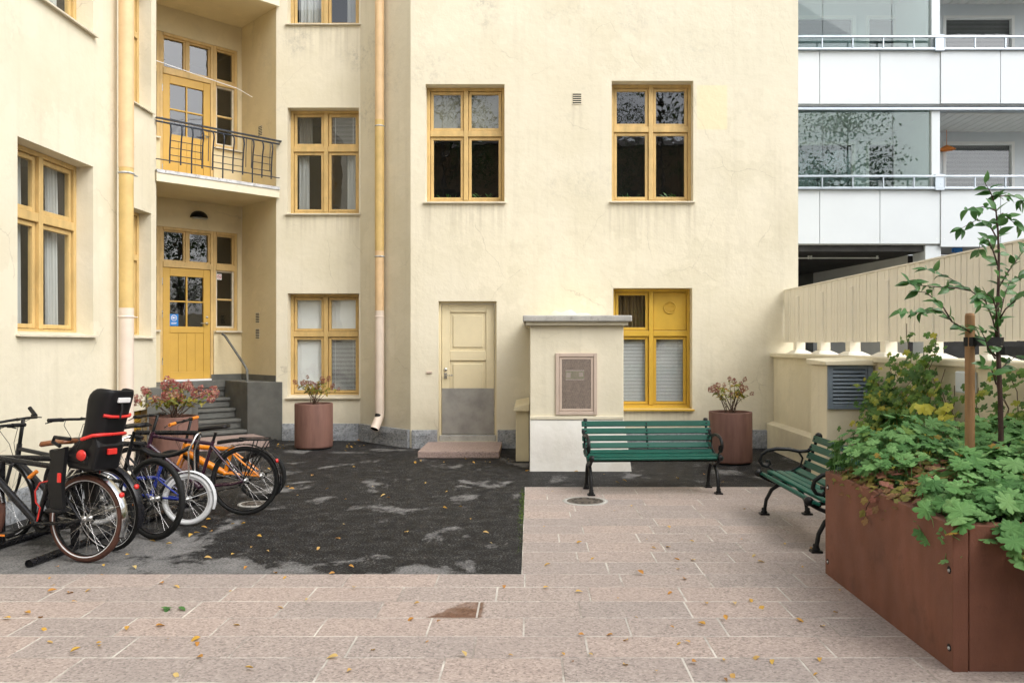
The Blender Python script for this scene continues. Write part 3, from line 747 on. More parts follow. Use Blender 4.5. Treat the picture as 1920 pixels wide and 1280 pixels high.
# entrance stairs, dark grey painted concrete
u_ = Vector((q7, -q7, 0)); v_ = Vector((q7, q7, 0))
F_st = frame(-4.77 - q7 * 1.18, 13.5 - q7 * 1.18, 1, 1)   # x across the steps, y up the flight, z up
ST = MB(); ST.box(-.02, 1.18, .0, .94, 0, .02, F_st); ST = ST.build('entrance_stairs', 'concrete_grey', BLD)
for k in range(5):
    s = MB(); zt = .17 * (k + 1) + .01; y0 = .22 * k
    s.box(-.02, 1.178, y0 + .03, .94, zt - .16 if k else .0, zt - .05, F_st); s.box(-.02, 1.178, y0, .94, zt - .05, zt, F_st); s.build('step', 'concrete_grey', ST, .01)
s = MB(); s.box(-.02, 1.178, .86, .955, .86, .985, F_st); s.build('step', 'concrete_grey', ST, .01)
s = MB(); s.prism([(-4.77, 13.47), (-4.185, 13.47), (-4.185, 13.497), (B[0] - .004, B[1] + .001), (C[0] - .003, C[1] - .005), (-5.44, 14.17)], 0, .985); s.build('landing', 'concrete_grey', ST, .012)
s = MB(); s.prism([(-5.64, 11.75), (-5.10, 12.02), (-5.10 - .02, 12.32), (-6.25, 13.37), (-6.58, 13.03), (-5.66, 12.1)], 0, .975); s.build('cheek_wall', 'concrete_grey', ST, .012)
for (Mx, L0, L1) in ((F_jr, .02, 1.29), (F_door, 1.40, 1.94)):
    s = MB(); s.box(L0, L1, -.012, .004, .98, 1.09, Mx); s.build('skirting', 'concrete_grey', ST)
s = MB(); s.tube([(-5.42, 14.06, 1.80), (-5.36, 14.02, 1.77), (-4.92, 13.72, 1.28), (-4.85, 13.68, 1.18), (-4.84, 13.67, .98)], .021, 10); s.build('hand_rail', 'concrete_grey', ST)
s = MB(); s.prism([(-5.18, 11.90), (-4.12, 12.62), (-4.24, 12.93), (-4.66, 13.45), (-5.58, 12.7)], 0, .115); s.build('bottom_slab', 'granite_step', ST, .012)

# downpipes
def downpipe(x, y, rad, bands, zb, elbow=None, name='downpipe'):
    root = None
    for (z0, z1, mt, rr) in bands:
        p = MB(); p.tube([(x, y, z0), (x, y, z1)], rad * rr, 20, None, False, False)
        if root is None:
            if elbow:
                ex, ey = elbow; p.tube([(x, y, z0 + .02), (x, y, z0 - .05), (x + ex * .3, y + ey * .3, z0 - .13), (x + ex, y + ey, z0 - .26)], rad, 20, None, False, False)
                pin = MB(); pin.tube([(x, y, z0), (x + ex * .3, y + ey * .3, z0 - .13), (x + ex * .98, y + ey * .98, z0 - .255)], rad * .9, 16)
            root = p.build(name, mt, BLD)
            if elbow: pin.build('spout_inside', 'dark_void', root)
        else: p.build('pipe_length', mt, root)
        c = MB(); c.lathe([(rad * 1.01, -.012), (rad * 1.12, -.008), (rad * 1.12, .008), (rad * 1.01, .012)], 20, T(x, y, z1 - .10)); c.tube([(x, y, z1 - .1), (x + .05, y + .16, z1 - .1)], .008, 6); c.build('clamp', 'zinc' if mt != 'pipe_pink' else mt, root)
downpipe(-4.60, 9.10, .078, [(.25, 2.03, 'pipe_pink', 1.03), (2.02, 3.66, 'pipe_yellow', 1), (3.62, 8.9, 'pipe_peach', 1.04)], 0, (.16, -.12))
nx = -q7 * .11
downpipe(-2.36 + nx, 12.985 + nx, .072, [(.52, 2.16, 'pipe_pink', 1.03), (2.15, 3.13, 'pipe_peach', 1), (3.12, 5.23, 'pipe_yellow', 1.04), (5.22, 8.9, 'pipe_peach', 1)], 0, (-.06, -.12))

# ------------------------------------------------------------------ ventilation housing by the wall
VH = thing('ventilation_housing', 'small cream masonry vent housing with slab roof and white base behind the bench', 'vent housing')
p = MB(); p.box(-.01, 1.19, 10.24, 12.5, .62, 1.86); p.build('housing_wall', 'plaster', VH, .012)
p = MB(); p.add([(-.012, 10.20, 0), (1.285, 10.18, 0), (1.285, 12.5, 0), (-.012, 12.5, 0), (-.012, 10.225, .655), (1.195, 10.225, .655), (1.195, 12.5, .655), (-.012, 12.5, .655)],
     [(4, 5, 6, 7), (0, 1, 5, 4), (1, 2, 6, 5), (2, 3, 7, 6), (3, 0, 4, 7)]); p.build('base', 'plaster_white', VH, .01)
p = MB(); p.box(-.012, 1.192, 10.212, 10.236, .66, .70); p.build('drip_ledge', 'plaster', VH, .005)
p = MB(); p.box(-.10, 1.285, 10.12, 12.5, 1.905, 1.985); p.build('roof_slab', 'concrete_cap', VH, .015)
p = MB(); p.box(-.06, 1.24, 10.17, 12.5, 1.862, 1.905); p.build('slab_soffit', 'plaster', VH)
p = MB(); vs = []; fs = []; N = 12
for i in range(N + 1):
    x = .05 + 1.0 * i / N
    h = .10 * math.sin(math.pi * i / N) ** .7 + .02 * math.sin(i * 2.1)
    vs += [(x, 11.2, 1.984), (x, 11.9 + .2 * math.sin(i), 1.99 + max(.0, h) * .8), (x, 12.5, 1.99 + max(.01, h) * 1.5)]
for i in range(N):
    for j in range(2): fs.append((i * 3 + j, i * 3 + 3 + j, i * 3 + 4 + j, i * 3 + 1 + j))
p.add(vs, fs, None, True); p.build('render_fillet', 'plaster', VH)
fy = 10.24; gx0, gx1, gz0, gz1 = .32, .85, .715, 1.505
p = MB(); W_ = .045
for (x0, x1, z0, z1) in ((gx0, gx0 + W_, gz0, gz1), (gx1 - W_, gx1, gz0, gz1), (gx0 + W_, gx1 - W_, gz1 - W_, gz1), (gx0 + W_, gx1 - W_, gz0, gz0 + W_)): p.box(x0, x1, fy - .025, fy + .002, z0, z1)
i_ = W_ + .004
for (x0, x1, z0, z1) in ((gx0 + i_, gx0 + i_ + .03, gz0 + i_, gz1 - i_), (gx1 - i_ - .03, gx1 - i_, gz0 + i_, gz1 - i_), (gx0 + i_ + .03, gx1 - i_ - .03, gz1 - i_ - .03, gz1 - i_), (gx0 + i_ + .03, gx1 - i_ - .03, gz0 + i_, gz0 + i_ + .03)): p.box(x0, x1, fy - .014, fy + .002, z0, z1)
GR = p.build('grille', 'grille_pink', VH, .004)
mx0, mx1, mz0, mz1 = gx0 + i_ + .03, gx1 - i_ - .03, gz0 + i_ + .03, gz1 - i_ - .03
p = MB(); p.box(mx0, mx1, fy - .002, fy - .0005, mz0, mz1); p.build('grille_backing', 'dark_void', GR)
p = MB(); nx_ = 26
for k in range(nx_ + 1):
    x = mx0 + (mx1 - mx0) * k / nx_; p.box(x - .0026, x + .0026, fy - .012, fy - .009, mz0, mz1)
nz_ = 40
for k in range(nz_ + 1):
    z = mz0 + (mz1 - mz0) * k / nz_
    for j in range(nx_):
        zz = z + (.5 * (mz1 - mz0) / nz_ if j % 2 else 0); x = mx0 + (mx1 - mx0) * j / nx_; p.box(x, x + (mx1 - mx0) / nx_, fy - .0115, fy - .0095, zz - .003, min(zz + .003, mz1))
o = p.build('wire_mesh', 'mesh_brown', GR); o['kind'] = 'stuff'
p = MB(); p.box(mx0 + .05, mx0 + .29, fy - .007, fy - .004, 1.16, 1.29); SG = p.build('sign', 'sticker_green', GR)
p = MB(); p.box(mx0 + .05, mx0 + .29, fy - .0085, fy - .0072, 1.276, 1.29).box(mx0 + .05, mx0 + .29, fy - .0085, fy - .0072, 1.16, 1.174).box(mx0 + .06, mx0 + .11, fy - .0085, fy - .0072, 1.19, 1.255).box(mx0 + .22, mx0 + .275, fy - .0085, fy - .0072, 1.205, 1.26); p.build('sign_print', 'sign_grey', GR)
SB = thing('side_casing', 'low cream box casing against the left side of the vent housing', 'casing')
p = MB(); p.box(-.205, -.022, 11.05, 12.44, 0, .70); p.build('casing_body', 'door_cream', SB, .01)
p = MB(); p.add([(-.235, 10.98, .70), (-.018, 10.98, .70), (-.018, 12.44, .70), (-.235, 12.44, .70), (-.225, 11.0, .755), (-.018, 11.0, .80), (-.018, 12.44, .80), (-.225, 12.44, .755)],
     [(0, 3, 2, 1), (4, 5, 6, 7), (0, 1, 5, 4), (1, 2, 6, 5), (2, 3, 7, 6), (3, 0, 4, 7)]); p.build('casing_lid', 'door_cream', SB, .006)

# ------------------------------------------------------------------ low boundary wall with slat fence on the right
BW = thing('boundary_wall', 'low cream boundary wall with capping and plinth running along the right', 'wall')
p = MB(); p.box(3.79, 4.15, 1.0, 12.49, 0, 1.42); p.build('wall_body', 'plaster_wall', BW)
p = MB(); p.box(3.735, 4.20, 1.0, 12.49, 1.42, 1.482); p.build('capping', 'plaster_wall', BW, .012)
p = MB(); p.add([(3.68, 1, 0), (3.68, 12.49, 0), (3.68, 12.49, .385), (3.68, 1, .385), (3.785, 1, .425), (3.785, 12.49, .425)], [(0, 3, 2, 1), (2, 3, 4, 5)]); p.build('plinth', 'plaster_wall', BW)
FN = thing('slat_fence', 'tall beige metal slat fence standing on the boundary wall', 'fence')
FX = 3.96; sp = .0985
slat = MB(); slat.box(-.008, .014, -.0445, .0445, 1.645, 2.445); slat.box(.0, .03, -.0445, -.041, 1.645, 2.445).box(.0, .03, .041, .0445, 1.645, 2.445); slm = slat.mesh('slat', 'fence_beige')
y = 12.42
while y > 1.2:
    inst('slat', slm, FN, T(FX + rng.uniform(-.002, .002), y, rng.uniform(-.003, .003)) @ RZ(rng.uniform(-.008, .008))); y -= sp
p = MB(); p.box(FX + .035, FX + .065, 1.2, 12.48, 2.30, 2.36); p.build('upper_rail', 'fence_beige', FN)
p = MB(); p.box(FX + .035, FX + .065, 1.2, 12.48, 1.70, 1.76); p.build('lower_rail', 'fence_beige', FN)
p = MB(); p.box(FX - .02, FX + .03, 1.2, 12.48, 2.447, 2.463); p.build('top_trim', 'fence_beige', FN)
for k in range(11):
    yy = 11.83 - k * .985
    p = MB(); p.box(FX - .024, FX - .006, yy - .055, yy + .055, 1.53, 2.33); p.build('post', 'fence_beige', FN, .008)
    p = MB(); p.box(FX - .055, FX + .08, yy - .065, yy + .065, 1.52, 1.66); p.add([(3.84, yy - .19, 1.484), (4.12, yy - .19, 1.484), (4.12, yy + .19, 1.484), (3.84, yy + .19, 1.484), (3.89, yy - .08, 1.530), (4.05, yy - .08, 1.530), (4.05, yy + .08, 1.530), (3.89, yy + .08, 1.530)],
        [(4, 5, 6, 7), (0, 1, 5, 4), (1, 2, 6, 5), (2, 3, 7, 6), (3, 0, 4, 7)]); p.build('post_foot', 'fence_beige', FN, .004)
VB = thing('louvre_vent_box', 'cream box with grey blue louvre vent projecting from the boundary wall', 'vent box')
p = MB(); p.box(3.26, 3.788, 8.81, 9.31, 0, 1.385); p.build('box_body', 'plaster_wall', VB, .01)
p = MB(); p.add([(3.22, 8.74, 1.388), (3.80, 8.74, 1.388), (3.80, 9.36, 1.388), (3.22, 9.36, 1.388), (3.22, 8.74, 1.43), (3.80, 8.74, 1.455), (3.80, 9.36, 1.475), (3.22, 9.36, 1.45)],
     [(0, 3, 2, 1), (4, 5, 6, 7), (0, 1, 5, 4), (1, 2, 6, 5), (2, 3, 7, 6), (3, 0, 4, 7)]); p.build('box_lid', 'plaster_wall', VB, .008)
p = MB(); fy = 8.81; x0, x1, z0, z1 = 3.265, 3.76, .905, 1.385; e = .055
for (a, c, g, h) in ((x0, x0 + e, z0, z1), (x1 - e, x1, z0, z1), (x0 + e, x1 - e, z1 - e * .7, z1), (x0 + e, x1 - e, z0, z0 + e)): p.box(a, c, fy - .03, fy + .001, g, h)
LV = p.build('louvre_frame', 'grey_blue', VB, .004)
p = MB(); p.box(x0 + e, x1 - e, fy - .004, fy - .001, z0 + e, z1 - e * .7); p.build('louvre_backing', 'dark_void', LV)
for k in range(9):
    z = z0 + e + .012 + k * .042; s = MB(); s.add([(x0 + e, fy - .032, z), (x1 - e - .025, fy - .032, z), (x1 - e - .025, fy - .006, z + .03), (x0 + e, fy - .006, z + .03), (x0 + e, fy - .032, z - .006), (x1 - e - .025, fy - .032, z - .006)], [(0, 1, 2, 3), (0, 4, 5, 1)]); s.build('slat', 'grey_blue', LV)
p = MB(); p.box(x1 - e - .022, x1 - e - .012, fy - .034, fy - .004, z0 + e, z1 - e * .7); p.build('louvre_stile', 'grey_blue', LV)
JB = MB(); JB.box(3.70, 3.788, 6.78, 6.98, 1.20, 1.385); tag(JB.build('junction_box', 'white_panel', None, .012), 'small white junction box on the boundary wall behind the stake', 'box')

# ------------------------------------------------------------------ white balcony building on the right
WB = thing('white_balcony_building', 'white panelled building with glazed balconies behind the slat fence', 'building')
k_ = 16.7 / 1500; PY = 16.7
def wx(px): return (px - 995) * k_
def wz(py): return 1.62 + (645 - py) * k_
joints = [1425, 1537, 1650, 1763, 1875, 1988, 2100, 2212, 2325]
for (zt, zb, zb2) in ((wz(95), wz(195), wz(195)), (wz(355), wz(457), wz(463)), (wz(-165), wz(-65), wz(-65))):
    for i in range(len(joints) - 1):
        a, c = wx(joints[i]) + .006, wx(joints[i + 1]) - .006
        yy = PY - (.02 if i >= 3 else 0)
        p = MB(); p.box(a, c, yy, yy + .05, zb2 if i >= 3 else zb, zt); pn = p.build('parapet_panel', 'white_panel', WB, .004)
        s = MB()
        for uu in (a + .07, (a + c) / 2, c - .07):
            for zz in (zb + .1, (zb + zt) / 2, zt - .1): s.lathe([(.009, 0), (.006, .004), (0, .004)], 8, T(uu, yy, zz) @ RX(R(90)))
        s.build('rivets', 'white_frame', pn)
    p = MB(); p.box(wx(1400), wx(2340), PY + .06, PY + 1.9, zb - .02, zb + .2); p.build('floor_slab', 'white_frame', WB)
    p = MB(); p.box(wx(1400), wx(2340), PY - .10, PY - .05, zt + .255 - .02, zt + .255 + .02); p.box(wx(1400), wx(2340), PY - .08, PY + .02, zt - .01, zt + .035)
    RL = p.build('balcony_rail', 'alu', WB, .005)
    x = wx(1425)
    while x < wx(2330):
        s = MB(); s.box(x - .012, x + .012, PY - .09, PY - .06, zt + .03, zt + .24); s.build('rail_post', 'alu', RL); x += .635
    p = MB(); p.box(wx(1750), wx(1767), PY - .09, PY + .0, zt - .03, zt + .30); p.build('rail_bracket', 'alu', RL)
for (zt, ztop) in ((wz(355), wz(207)), (wz(95), wz(-57)), (wz(-165), wz(-317))):
    # column, soffit, back wall, windows of one storey
    for px in (1748, 2190):
        p = MB(); p.box(wx(px), wx(px + 16), PY + .03, PY + .25, zt - .05, ztop + .02); p.build('column', 'white_panel', WB, .006)
    p = MB(); p.box(wx(1748), wx(1752), PY + .25, PY + 1.70, zt - .05, ztop + .02); p.build('partition', 'white_panel', WB)
    x = wx(1767)
    for k in range(24):
        s = MB(); s.box(x + .008, x + .192, PY + .2, PY + 1.70, ztop - .012, ztop + .02); s.build('soffit_board', 'white_ceiling', WB, .006); x += .2
    p = MB(); p.box(wx(1400), wx(1748), PY + .2, PY + 1.70, ztop - .005, ztop + .03); p.build('soffit', 'white_ceiling', WB)
    p = MB(); p.box(wx(1400), wx(2340), PY - .03, PY + .2, ztop + .005, ztop + .055); p.build('glazing_track', 'alu', WB)
    zf = zt - 1.1; BY = PY + 1.70; kb = BY / 1500
    def bx_(px): return (px - 995) * kb
    ops = []
    L0, L1 = bx_(1380), bx_(2340)
    for (a, c, z0, z1) in ((bx_(1440), bx_(1604), zf + .95, zf + 2.52), (bx_(1624), bx_(1684), zf + .06, zf + 2.52), (bx_(1768), bx_(1902), zf + .95, zf + 2.52), (bx_(1925), bx_(1990), zf + .06, zf + 2.52), (bx_(2010), bx_(2150), zf + .95, zf + 2.52)):
        ops.append((a - L0, c - L0, z0, z1))
    Mb = frame(L0, BY, 1, 0)
    wallmesh(Mb, L1 - L0, zf, ztop + .1, ops, .08).build('back_wall', 'white_panel', WB)
    for i, (a, c, z0, z1) in enumerate(ops):
        fr = MB(); F = .07
        for (p0, p1, g, h) in ((a, a + F, z0, z1), (c - F, c, z0, z1), (a + F, c - F, z1 - F, z1), (a + F, c - F, z0, z0 + F)): fr.box(p0, p1, -.02, .09, g, h, Mb)
        isd = c - a < 1.0
        FW = fr.build('balcony_door' if isd else 'window', 'white_frame', WB, .005)
        g = MB(); g.add([(a + F, .04, z0 + F), (c - F, .04, z0 + F), (c - F, .04, z1 - F), (a + F, .04, z1 - F)], [(0, 1, 2, 3)], Mb); g.build('pane', 'pane', FW)
        bl = MB(); z = z0 + F
        while z < z1 - F:
            bl.add([(a + F, .10, z), (c - F, .10, z), (c - F, .118, z + .012), (a + F, .118, z + .012)], [(0, 1, 2, 3)], Mb); z += .03
        bl.build('blind', 'blind_green' if isd or i == 0 else 'blind', FW)
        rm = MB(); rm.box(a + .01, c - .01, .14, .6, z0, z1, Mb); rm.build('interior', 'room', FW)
    # frameless glazing on the left bay
    pxs = [1425, 1484, 1545, 1611, 1677, 1745] if zt < 6 else [1425, 1480, 1545, 1611, 1675, 1744]
    for i in range(5):
        a, c = wx(pxs[i]) + .004, wx(pxs[i + 1]) - .004; yy = PY + .06 + (.012 if i % 2 else 0)
        g = MB(); g.box(a, c, yy, yy + .008, zt + .01, ztop - .0); g.build('glass_pane', 'balcony_glass', WB)
# pendant lamp seen behind the lower right window
p = MB(); p.lathe([(.02, .10), (.06, .08), (.17, .02), (.19, .0), (.17, .005)], 20, T(*at(1775, 281, 18.2))); p.tube([at(1775, 273, 18.2), at(1775, 232, 18.2)], .006, 6)
p.build('pendant_lamp', 'plastic_orange', WB)
# driveway under the balconies
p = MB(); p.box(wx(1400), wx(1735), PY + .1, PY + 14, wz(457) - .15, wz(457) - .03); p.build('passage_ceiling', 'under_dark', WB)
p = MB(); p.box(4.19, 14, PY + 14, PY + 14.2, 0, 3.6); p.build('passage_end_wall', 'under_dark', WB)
p = MB(); p.add([(wx(1690), PY + 5.2, 0), (wx(1740), PY + .9, 0), (wx(1740), PY + .9, 3.62), (wx(1690), PY + 5.2, 3.62)], [(0, 1, 2, 3)]); p.build('passage_wall', 'white_ceiling', WB)
p = MB(); p.add([(wx(1480), PY + 14, 0), (wx(1690), PY + 5.2, 0), (wx(1690), PY + 5.2, 3.62), (wx(1480), PY + 14, 3.62)], [(0, 1, 2, 3)]); PW = p.build('passage_wall', 'concrete_grey', WB)
for (px, py, yy) in ((1617, 510, 21.5), (1522, 532, 26.0)):
    c = at(px, py, yy); p = MB(); p.lathe([(0, .09), (.07, .07), (.11, 0), (.07, -.07), (0, -.09)], 14, T(*c) @ Matrix.Diagonal((1, 1, 1.7, 1))); p.build('passage_lamp', 'white_frame', WB)
p = MB(); p.tube([(wx(1400), PY + .7, wz(477)), (wx(1675), PY + .7, wz(477))], .016, 6); 
for px in (1538, 1543, 1672): p.box(wx(px) - .012, wx(px) + .012, PY + .67, PY + .73, wz(477) - .02, wz(477) + .05)
p.build('sprinkler_pipe', 'white_frame', WB)
p = MB(); p.box(wx(1737), wx(1767), PY + .05, PY + .6, 0, wz(457) - .03); p.build('ground_column', 'white_panel', WB, .01)
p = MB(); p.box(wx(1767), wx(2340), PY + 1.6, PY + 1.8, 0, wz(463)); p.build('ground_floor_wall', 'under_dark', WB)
p = MB(); c = at(1797, 468, PY + .3); p.box(c.x - .09, c.x + .09, c.y, c.y + .1, c.z - .05, c.z + .04); p.box(c.x - .03, c.x + .03, c.y, c.y + .1, c.z - .12, c.z - .05); p.build('blue_fitting', 'sticker_blue', WB)

# ------------------------------------------------------------------ benches
def make_bench(label):
    t = thing('park_bench', label, 'bench', group='green slatted benches in the courtyard')
    HL = .735
    slat = MB(); slat.box(-HL, HL, -.031, .031, -.0125, .0125); sm = slat.mesh('seat_slat', 'bench_green')
    def put(name, y, z, tilt):
        o = inst(name, sm, t, T(0, y, z) @ RX(tilt)); b = o.modifiers.new('bevel', 'BEVEL'); b.width = .006; b.segments = 2
    for (y, z, a) in ((-.215, .385, R(-18)), (-.135, .402, R(0)), (-.055, .400, R(2)), (.025, .396, R(3))): put('seat_slat', y, z, a)
    BS = ((.118, .418, R(28)), (.196, .480, R(66)), (.228, .558, R(70)), (.256, .636, R(71)), (.284, .714, R(73)))
    for (y, z, a) in BS: put('back_slat', y, z, a)
    for sgn in (-1, 1):
        x = sgn * (HL - .045)
        f = MB()
        # arched legs
        arch = [(x, -.205, .0), (x, -.200, .05), (x, -.185, .14), (x, -.135, .235), (x, -.05, .295), (x, .02, .305), (x, .09, .285), (x, .15, .215), (x, .188, .12), (x, .200, .05), (x, .205, .0)]
        f.tube(arch, [.026, .019, .019, .020, .022, .024, .022, .020, .019, .019, .026], 10, flat=.9)
        for yy in (-.205, .205):
            f.box(x - .038, x + .038, yy - .042, yy + .042, 0, .016); f.lathe([(.03, .016), (.03, .03), (.022, .04), (.026, .055), (.02, .065)], 12, T(x, yy, 0))
        f.tube([(x, -.03, .30), (x, -.10, .305), (x, -.18, .335), (x, -.235, .365), (x, -.265, .385), (x, -.262, .41)], [.020, .018, .016, .016, .018, .02], 8)
        f.tube([(x, -.25, .372), (x, -.10, .382), (x, .04, .378), (x, .11, .402), (x, .20, .465), (x, .243, .55), (x, .271, .64), (x, .300, .72), (x, .310, .745)], .016, 8)
        f.tube([(x, .02, .30), (x, .09, .335), (x, .15, .40), (x, .195, .46)], .016, 8)
        f.lathe([(0, -.022), (.03, -.02), (.034, 0), (.03, .02), (0, .022)], 14, T(x, .312, .742) @ RY(R(90)))
        f.lathe([(0, -.026), (.034, -.022), (.038, 0), (.034, .022), (0, .026)], 14, T(x, -.262, .395) @ RY(R(90)))
        f.build('end_frame', 'iron_black', t)
        a = MB(); xa = x + sgn * .028
        a.tube([(xa, .262, .625), (xa, .215, .598), (xa, .14, .592), (xa, .03, .615), (xa, -.08, .618), (xa, -.17, .60), (xa, -.225, .56), (xa, -.24, .505), (xa, -.215, .462), (xa, -.17, .45), (xa, -.14, .475), (xa, -.15, .505), (xa, -.178, .505)],
               [.02, .016, .016, .018, .018, .018, .018, .018, .016, .015, .014, .014, .017], 8)
        a.tube([(xa, .13, .592), (xa, .17, .53), (xa, .15, .46), (xa, .08, .415), (xa, -.02, .40), (xa, -.11, .415), (xa, -.165, .45)], .010, 7)
        a.lathe([(0, -.02), (.025, -.016), (.028, 0), (.025, .016), (0, .02)], 12, T(xa, .262, .63) @ RY(R(90)))
        a.build('arm_rest', 'iron_black', t)
    c = MB(); c.tube([(0, .13, .405), (0, .216, .48), (0, .248, .56), (0, .277, .64), (0, .304, .715), (0, .310, .735)], .013, 6); c.build('back_strap', 'iron_black', t)
    c = MB(); c.tube([(-HL + .04, -.02, .345), (HL - .04, -.02, .345)], .010, 6); c.box(-HL + .03, HL - .03, -.20, -.17, .352, .378); c.build('tie_bar', 'iron_black', t)
    bo = MB()
    for (y, z, a) in BS[1:]:
        for xx in (-HL + .045, 0, HL - .045):
            bo.lathe([(.010, .012), (.009, .018), (0, .020)], 8, T(xx, y, z) @ RX(a) @ T(0, -.0, 0))
    for o_ in [bo.build('bolts', 'iron_black', t)]: o_['kind'] = 'stuff'
    return t
b1 = make_bench('green slatted bench facing the viewer in front of the vent housing'); b1.location = (1.325, 8.79, .006); b1.rotation_euler = (0, 0, R(3.2))
b2 = make_bench('green slatted bench seen from its end, half hidden by the brown planter'); b2.location = (2.42, 6.90, .006); b2.rotation_euler = (0, 0, R(-90))

# ------------------------------------------------------------------ manholes
def manhole(x, y, r, label):
    t = thing('manhole_cover', label, 'manhole', (x, y, .0075))
    m = MB(); m.lathe([(r, -.006), (r, .0), (r * .80, .002), (r * .80, -.004)], 40); m.build('frame_ring', 'concrete_cap', t)
    m = MB(); m.lathe([(r * .79, -.004), (r * .79, .003), (r * .70, .004), (r * .69, .001), (r * .60, .001), (r * .59, .004), (r * .42, .004), (r * .41, .001), (r * .30, .001), (r * .29, .004), (0.001, .004)], 40); C_ = m.build('cover', 'cast_iron', t)
    for k in range(10):
        h = MB(); h.box(r * .44, r * .57, -.012, .012, .0035, .0052, RZ(k * math.pi / 5)); h.build('slot', 'dark_void', C_)
    return t
manhole(.56, 8.24, .235, 'round cast iron manhole cover set in the paving before the bench')
manhole(-2.80, 8.10, .16, 'small round drain cover in the asphalt beneath the dark hybrid bicycle')

# ------------------------------------------------------------------ leaves as shapes
def leaf_palmate(name, mat, lobes=7, teeth=True, droop=.35, sinus=.66):
    m = MB(); pts = []; n = lobes
    for i in range(n):
        a0 = math.radians(-150 + 300 * i / (n - 1)); L = 1.0 - .25 * abs(i - (n - 1) / 2) / ((n - 1) / 2)
        w_ = math.radians(300 / (n - 1)) * .5
        seq = [(-.70, .80), (-.52, .84), (-.30, .92), (-.16, .93), (0, 1.02), (.16, .93), (.30, .92), (.52, .84), (.70, .80)] if teeth else [(-.62, .80), (-.3, .88), (0, 1.03), (.3, .88), (.62, .80)]
        if i > 0: pts.append((a0 - w_, sinus * L))
        for (da, rr) in seq: pts.append((a0 + da * w_, rr * L))
    vs = [(0, 0, 0)]
    for (a, r) in pts:
        rr = r; z = -droop * rr * rr * .5 + .07 * math.cos(a * (n - 1) / (300 / 360) ) * rr
        vs.append((rr * math.sin(a), rr * math.cos(a), z))
    fs = [(0, i + 1, i) for i in range(1, len(pts))] + [(0, 1, len(pts))]
    m.add(vs, fs, None, False); return m.mesh(name, mat)
def leaf_ovate(name, mat, wd=.5, droop=.3, fold=.18, tip=1.25):
    m = MB(); n = 5; vs = []; fs = []
    for i in range(n + 1):
        t = i / n; w_ = wd * math.sin(math.pi * min(1, t ** .75)) if 0 < i < n else 0
        z = -droop * t * t
        vs += [(-w_ * .5, t * tip, z + fold * w_), (0, t * tip, z), (w_ * .5, t * tip, z + fold * w_)]
    for i in range(n):
        k = i * 3; fs += [(k, k + 1, k + 4, k + 3), (k + 1, k + 2, k + 5, k + 4)]
    m.add(vs, fs, None, True); return m.mesh(name, mat)
def mesh_into(mb, me, M): mb.add([v.co for v in me.vertices], [tuple(p.vertices) for p in me.polygons], M, me.polygons[0].use_smooth)
def orient(p, nrm, fwd_ang, size):
    """matrix placing a leaf (base at origin, tip along +y, face +z) at p with normal nrm"""
    z = Vector(nrm).normalized(); f = Vector((math.sin(fwd_ang), math.cos(fwd_ang), 0)); y = (f - z * f.dot(z))
    if y.length < 1e-4: y = z.orthogonal()
    y.normalize(); x = y.cross(z)
    return Matrix(((x.x, y.x, z.x, p[0]), (x.y, y.y, z.y, p[1]), (x.z, y.z, z.z, p[2]), (0, 0, 0, 1))) @ SC(size)

# ------------------------------------------------------------------ large planter with perennials, stake and young tree
PL = thing('corten_planter', 'large rust brown panelled planter box overflowing with green leaves', 'planter', (2.08, 3.94, 0))
PH = .728; PLX, PLY = 2.3, 1.71
def ppanel(x0, x1, y0, y1, nm='side_panel'):
    m = MB(); m.box(x0, x1, y0, y1, .004, PH); return m.build(nm, 'corten', PL, .006)
pa = ppanel(0, .078, 0, PLY); pf = ppanel(.082, PLX, .004, .08, 'front_panel'); ppanel(.082, PLX, PLY - .078, PLY - .002, 'rear_panel'); ppanel(PLX + .002, PLX + .078, .004, PLY)
for (yy, zz) in ((.035, .50), (.035, .115), (PLY - .05, .62), (PLY - .05, .10)):
    m = MB(); m.lathe([(.019, -.003), (.019, .0015), (.014, .002)], 14, T(0, yy, zz) @ RY(R(-90))); m.lathe([(.014, .0012), (0, .0014)], 12, T(0, yy, zz) @ RY(R(-90))); h = m.build('bolt_hole', 'dark_void', pa)
    m = MB(); m.lathe([(.009, .001), (.008, .006), (0, .007)], 6, T(-.0, yy, zz - .003) @ RY(R(-90))); m.build('bolt', 'steel', pa)
m = MB(); vs = []; NX, NY = 16, 12
for i in range(NX + 1):
    for j in range(NY + 1): vs.append((.08 + (PLX - .08) * i / NX, .08 + (PLY - .16) * j / NY, .655 + .03 * mnoise.noise((i * .7, j * .7, 0))))
m.add(vs, [(i * (NY + 1) + j, (i + 1) * (NY + 1) + j, (i + 1) * (NY + 1) + j + 1, i * (NY + 1) + j + 1) for i in range(NX) for j in range(NY)], None, True); m.build('soil', 'soil', PL)

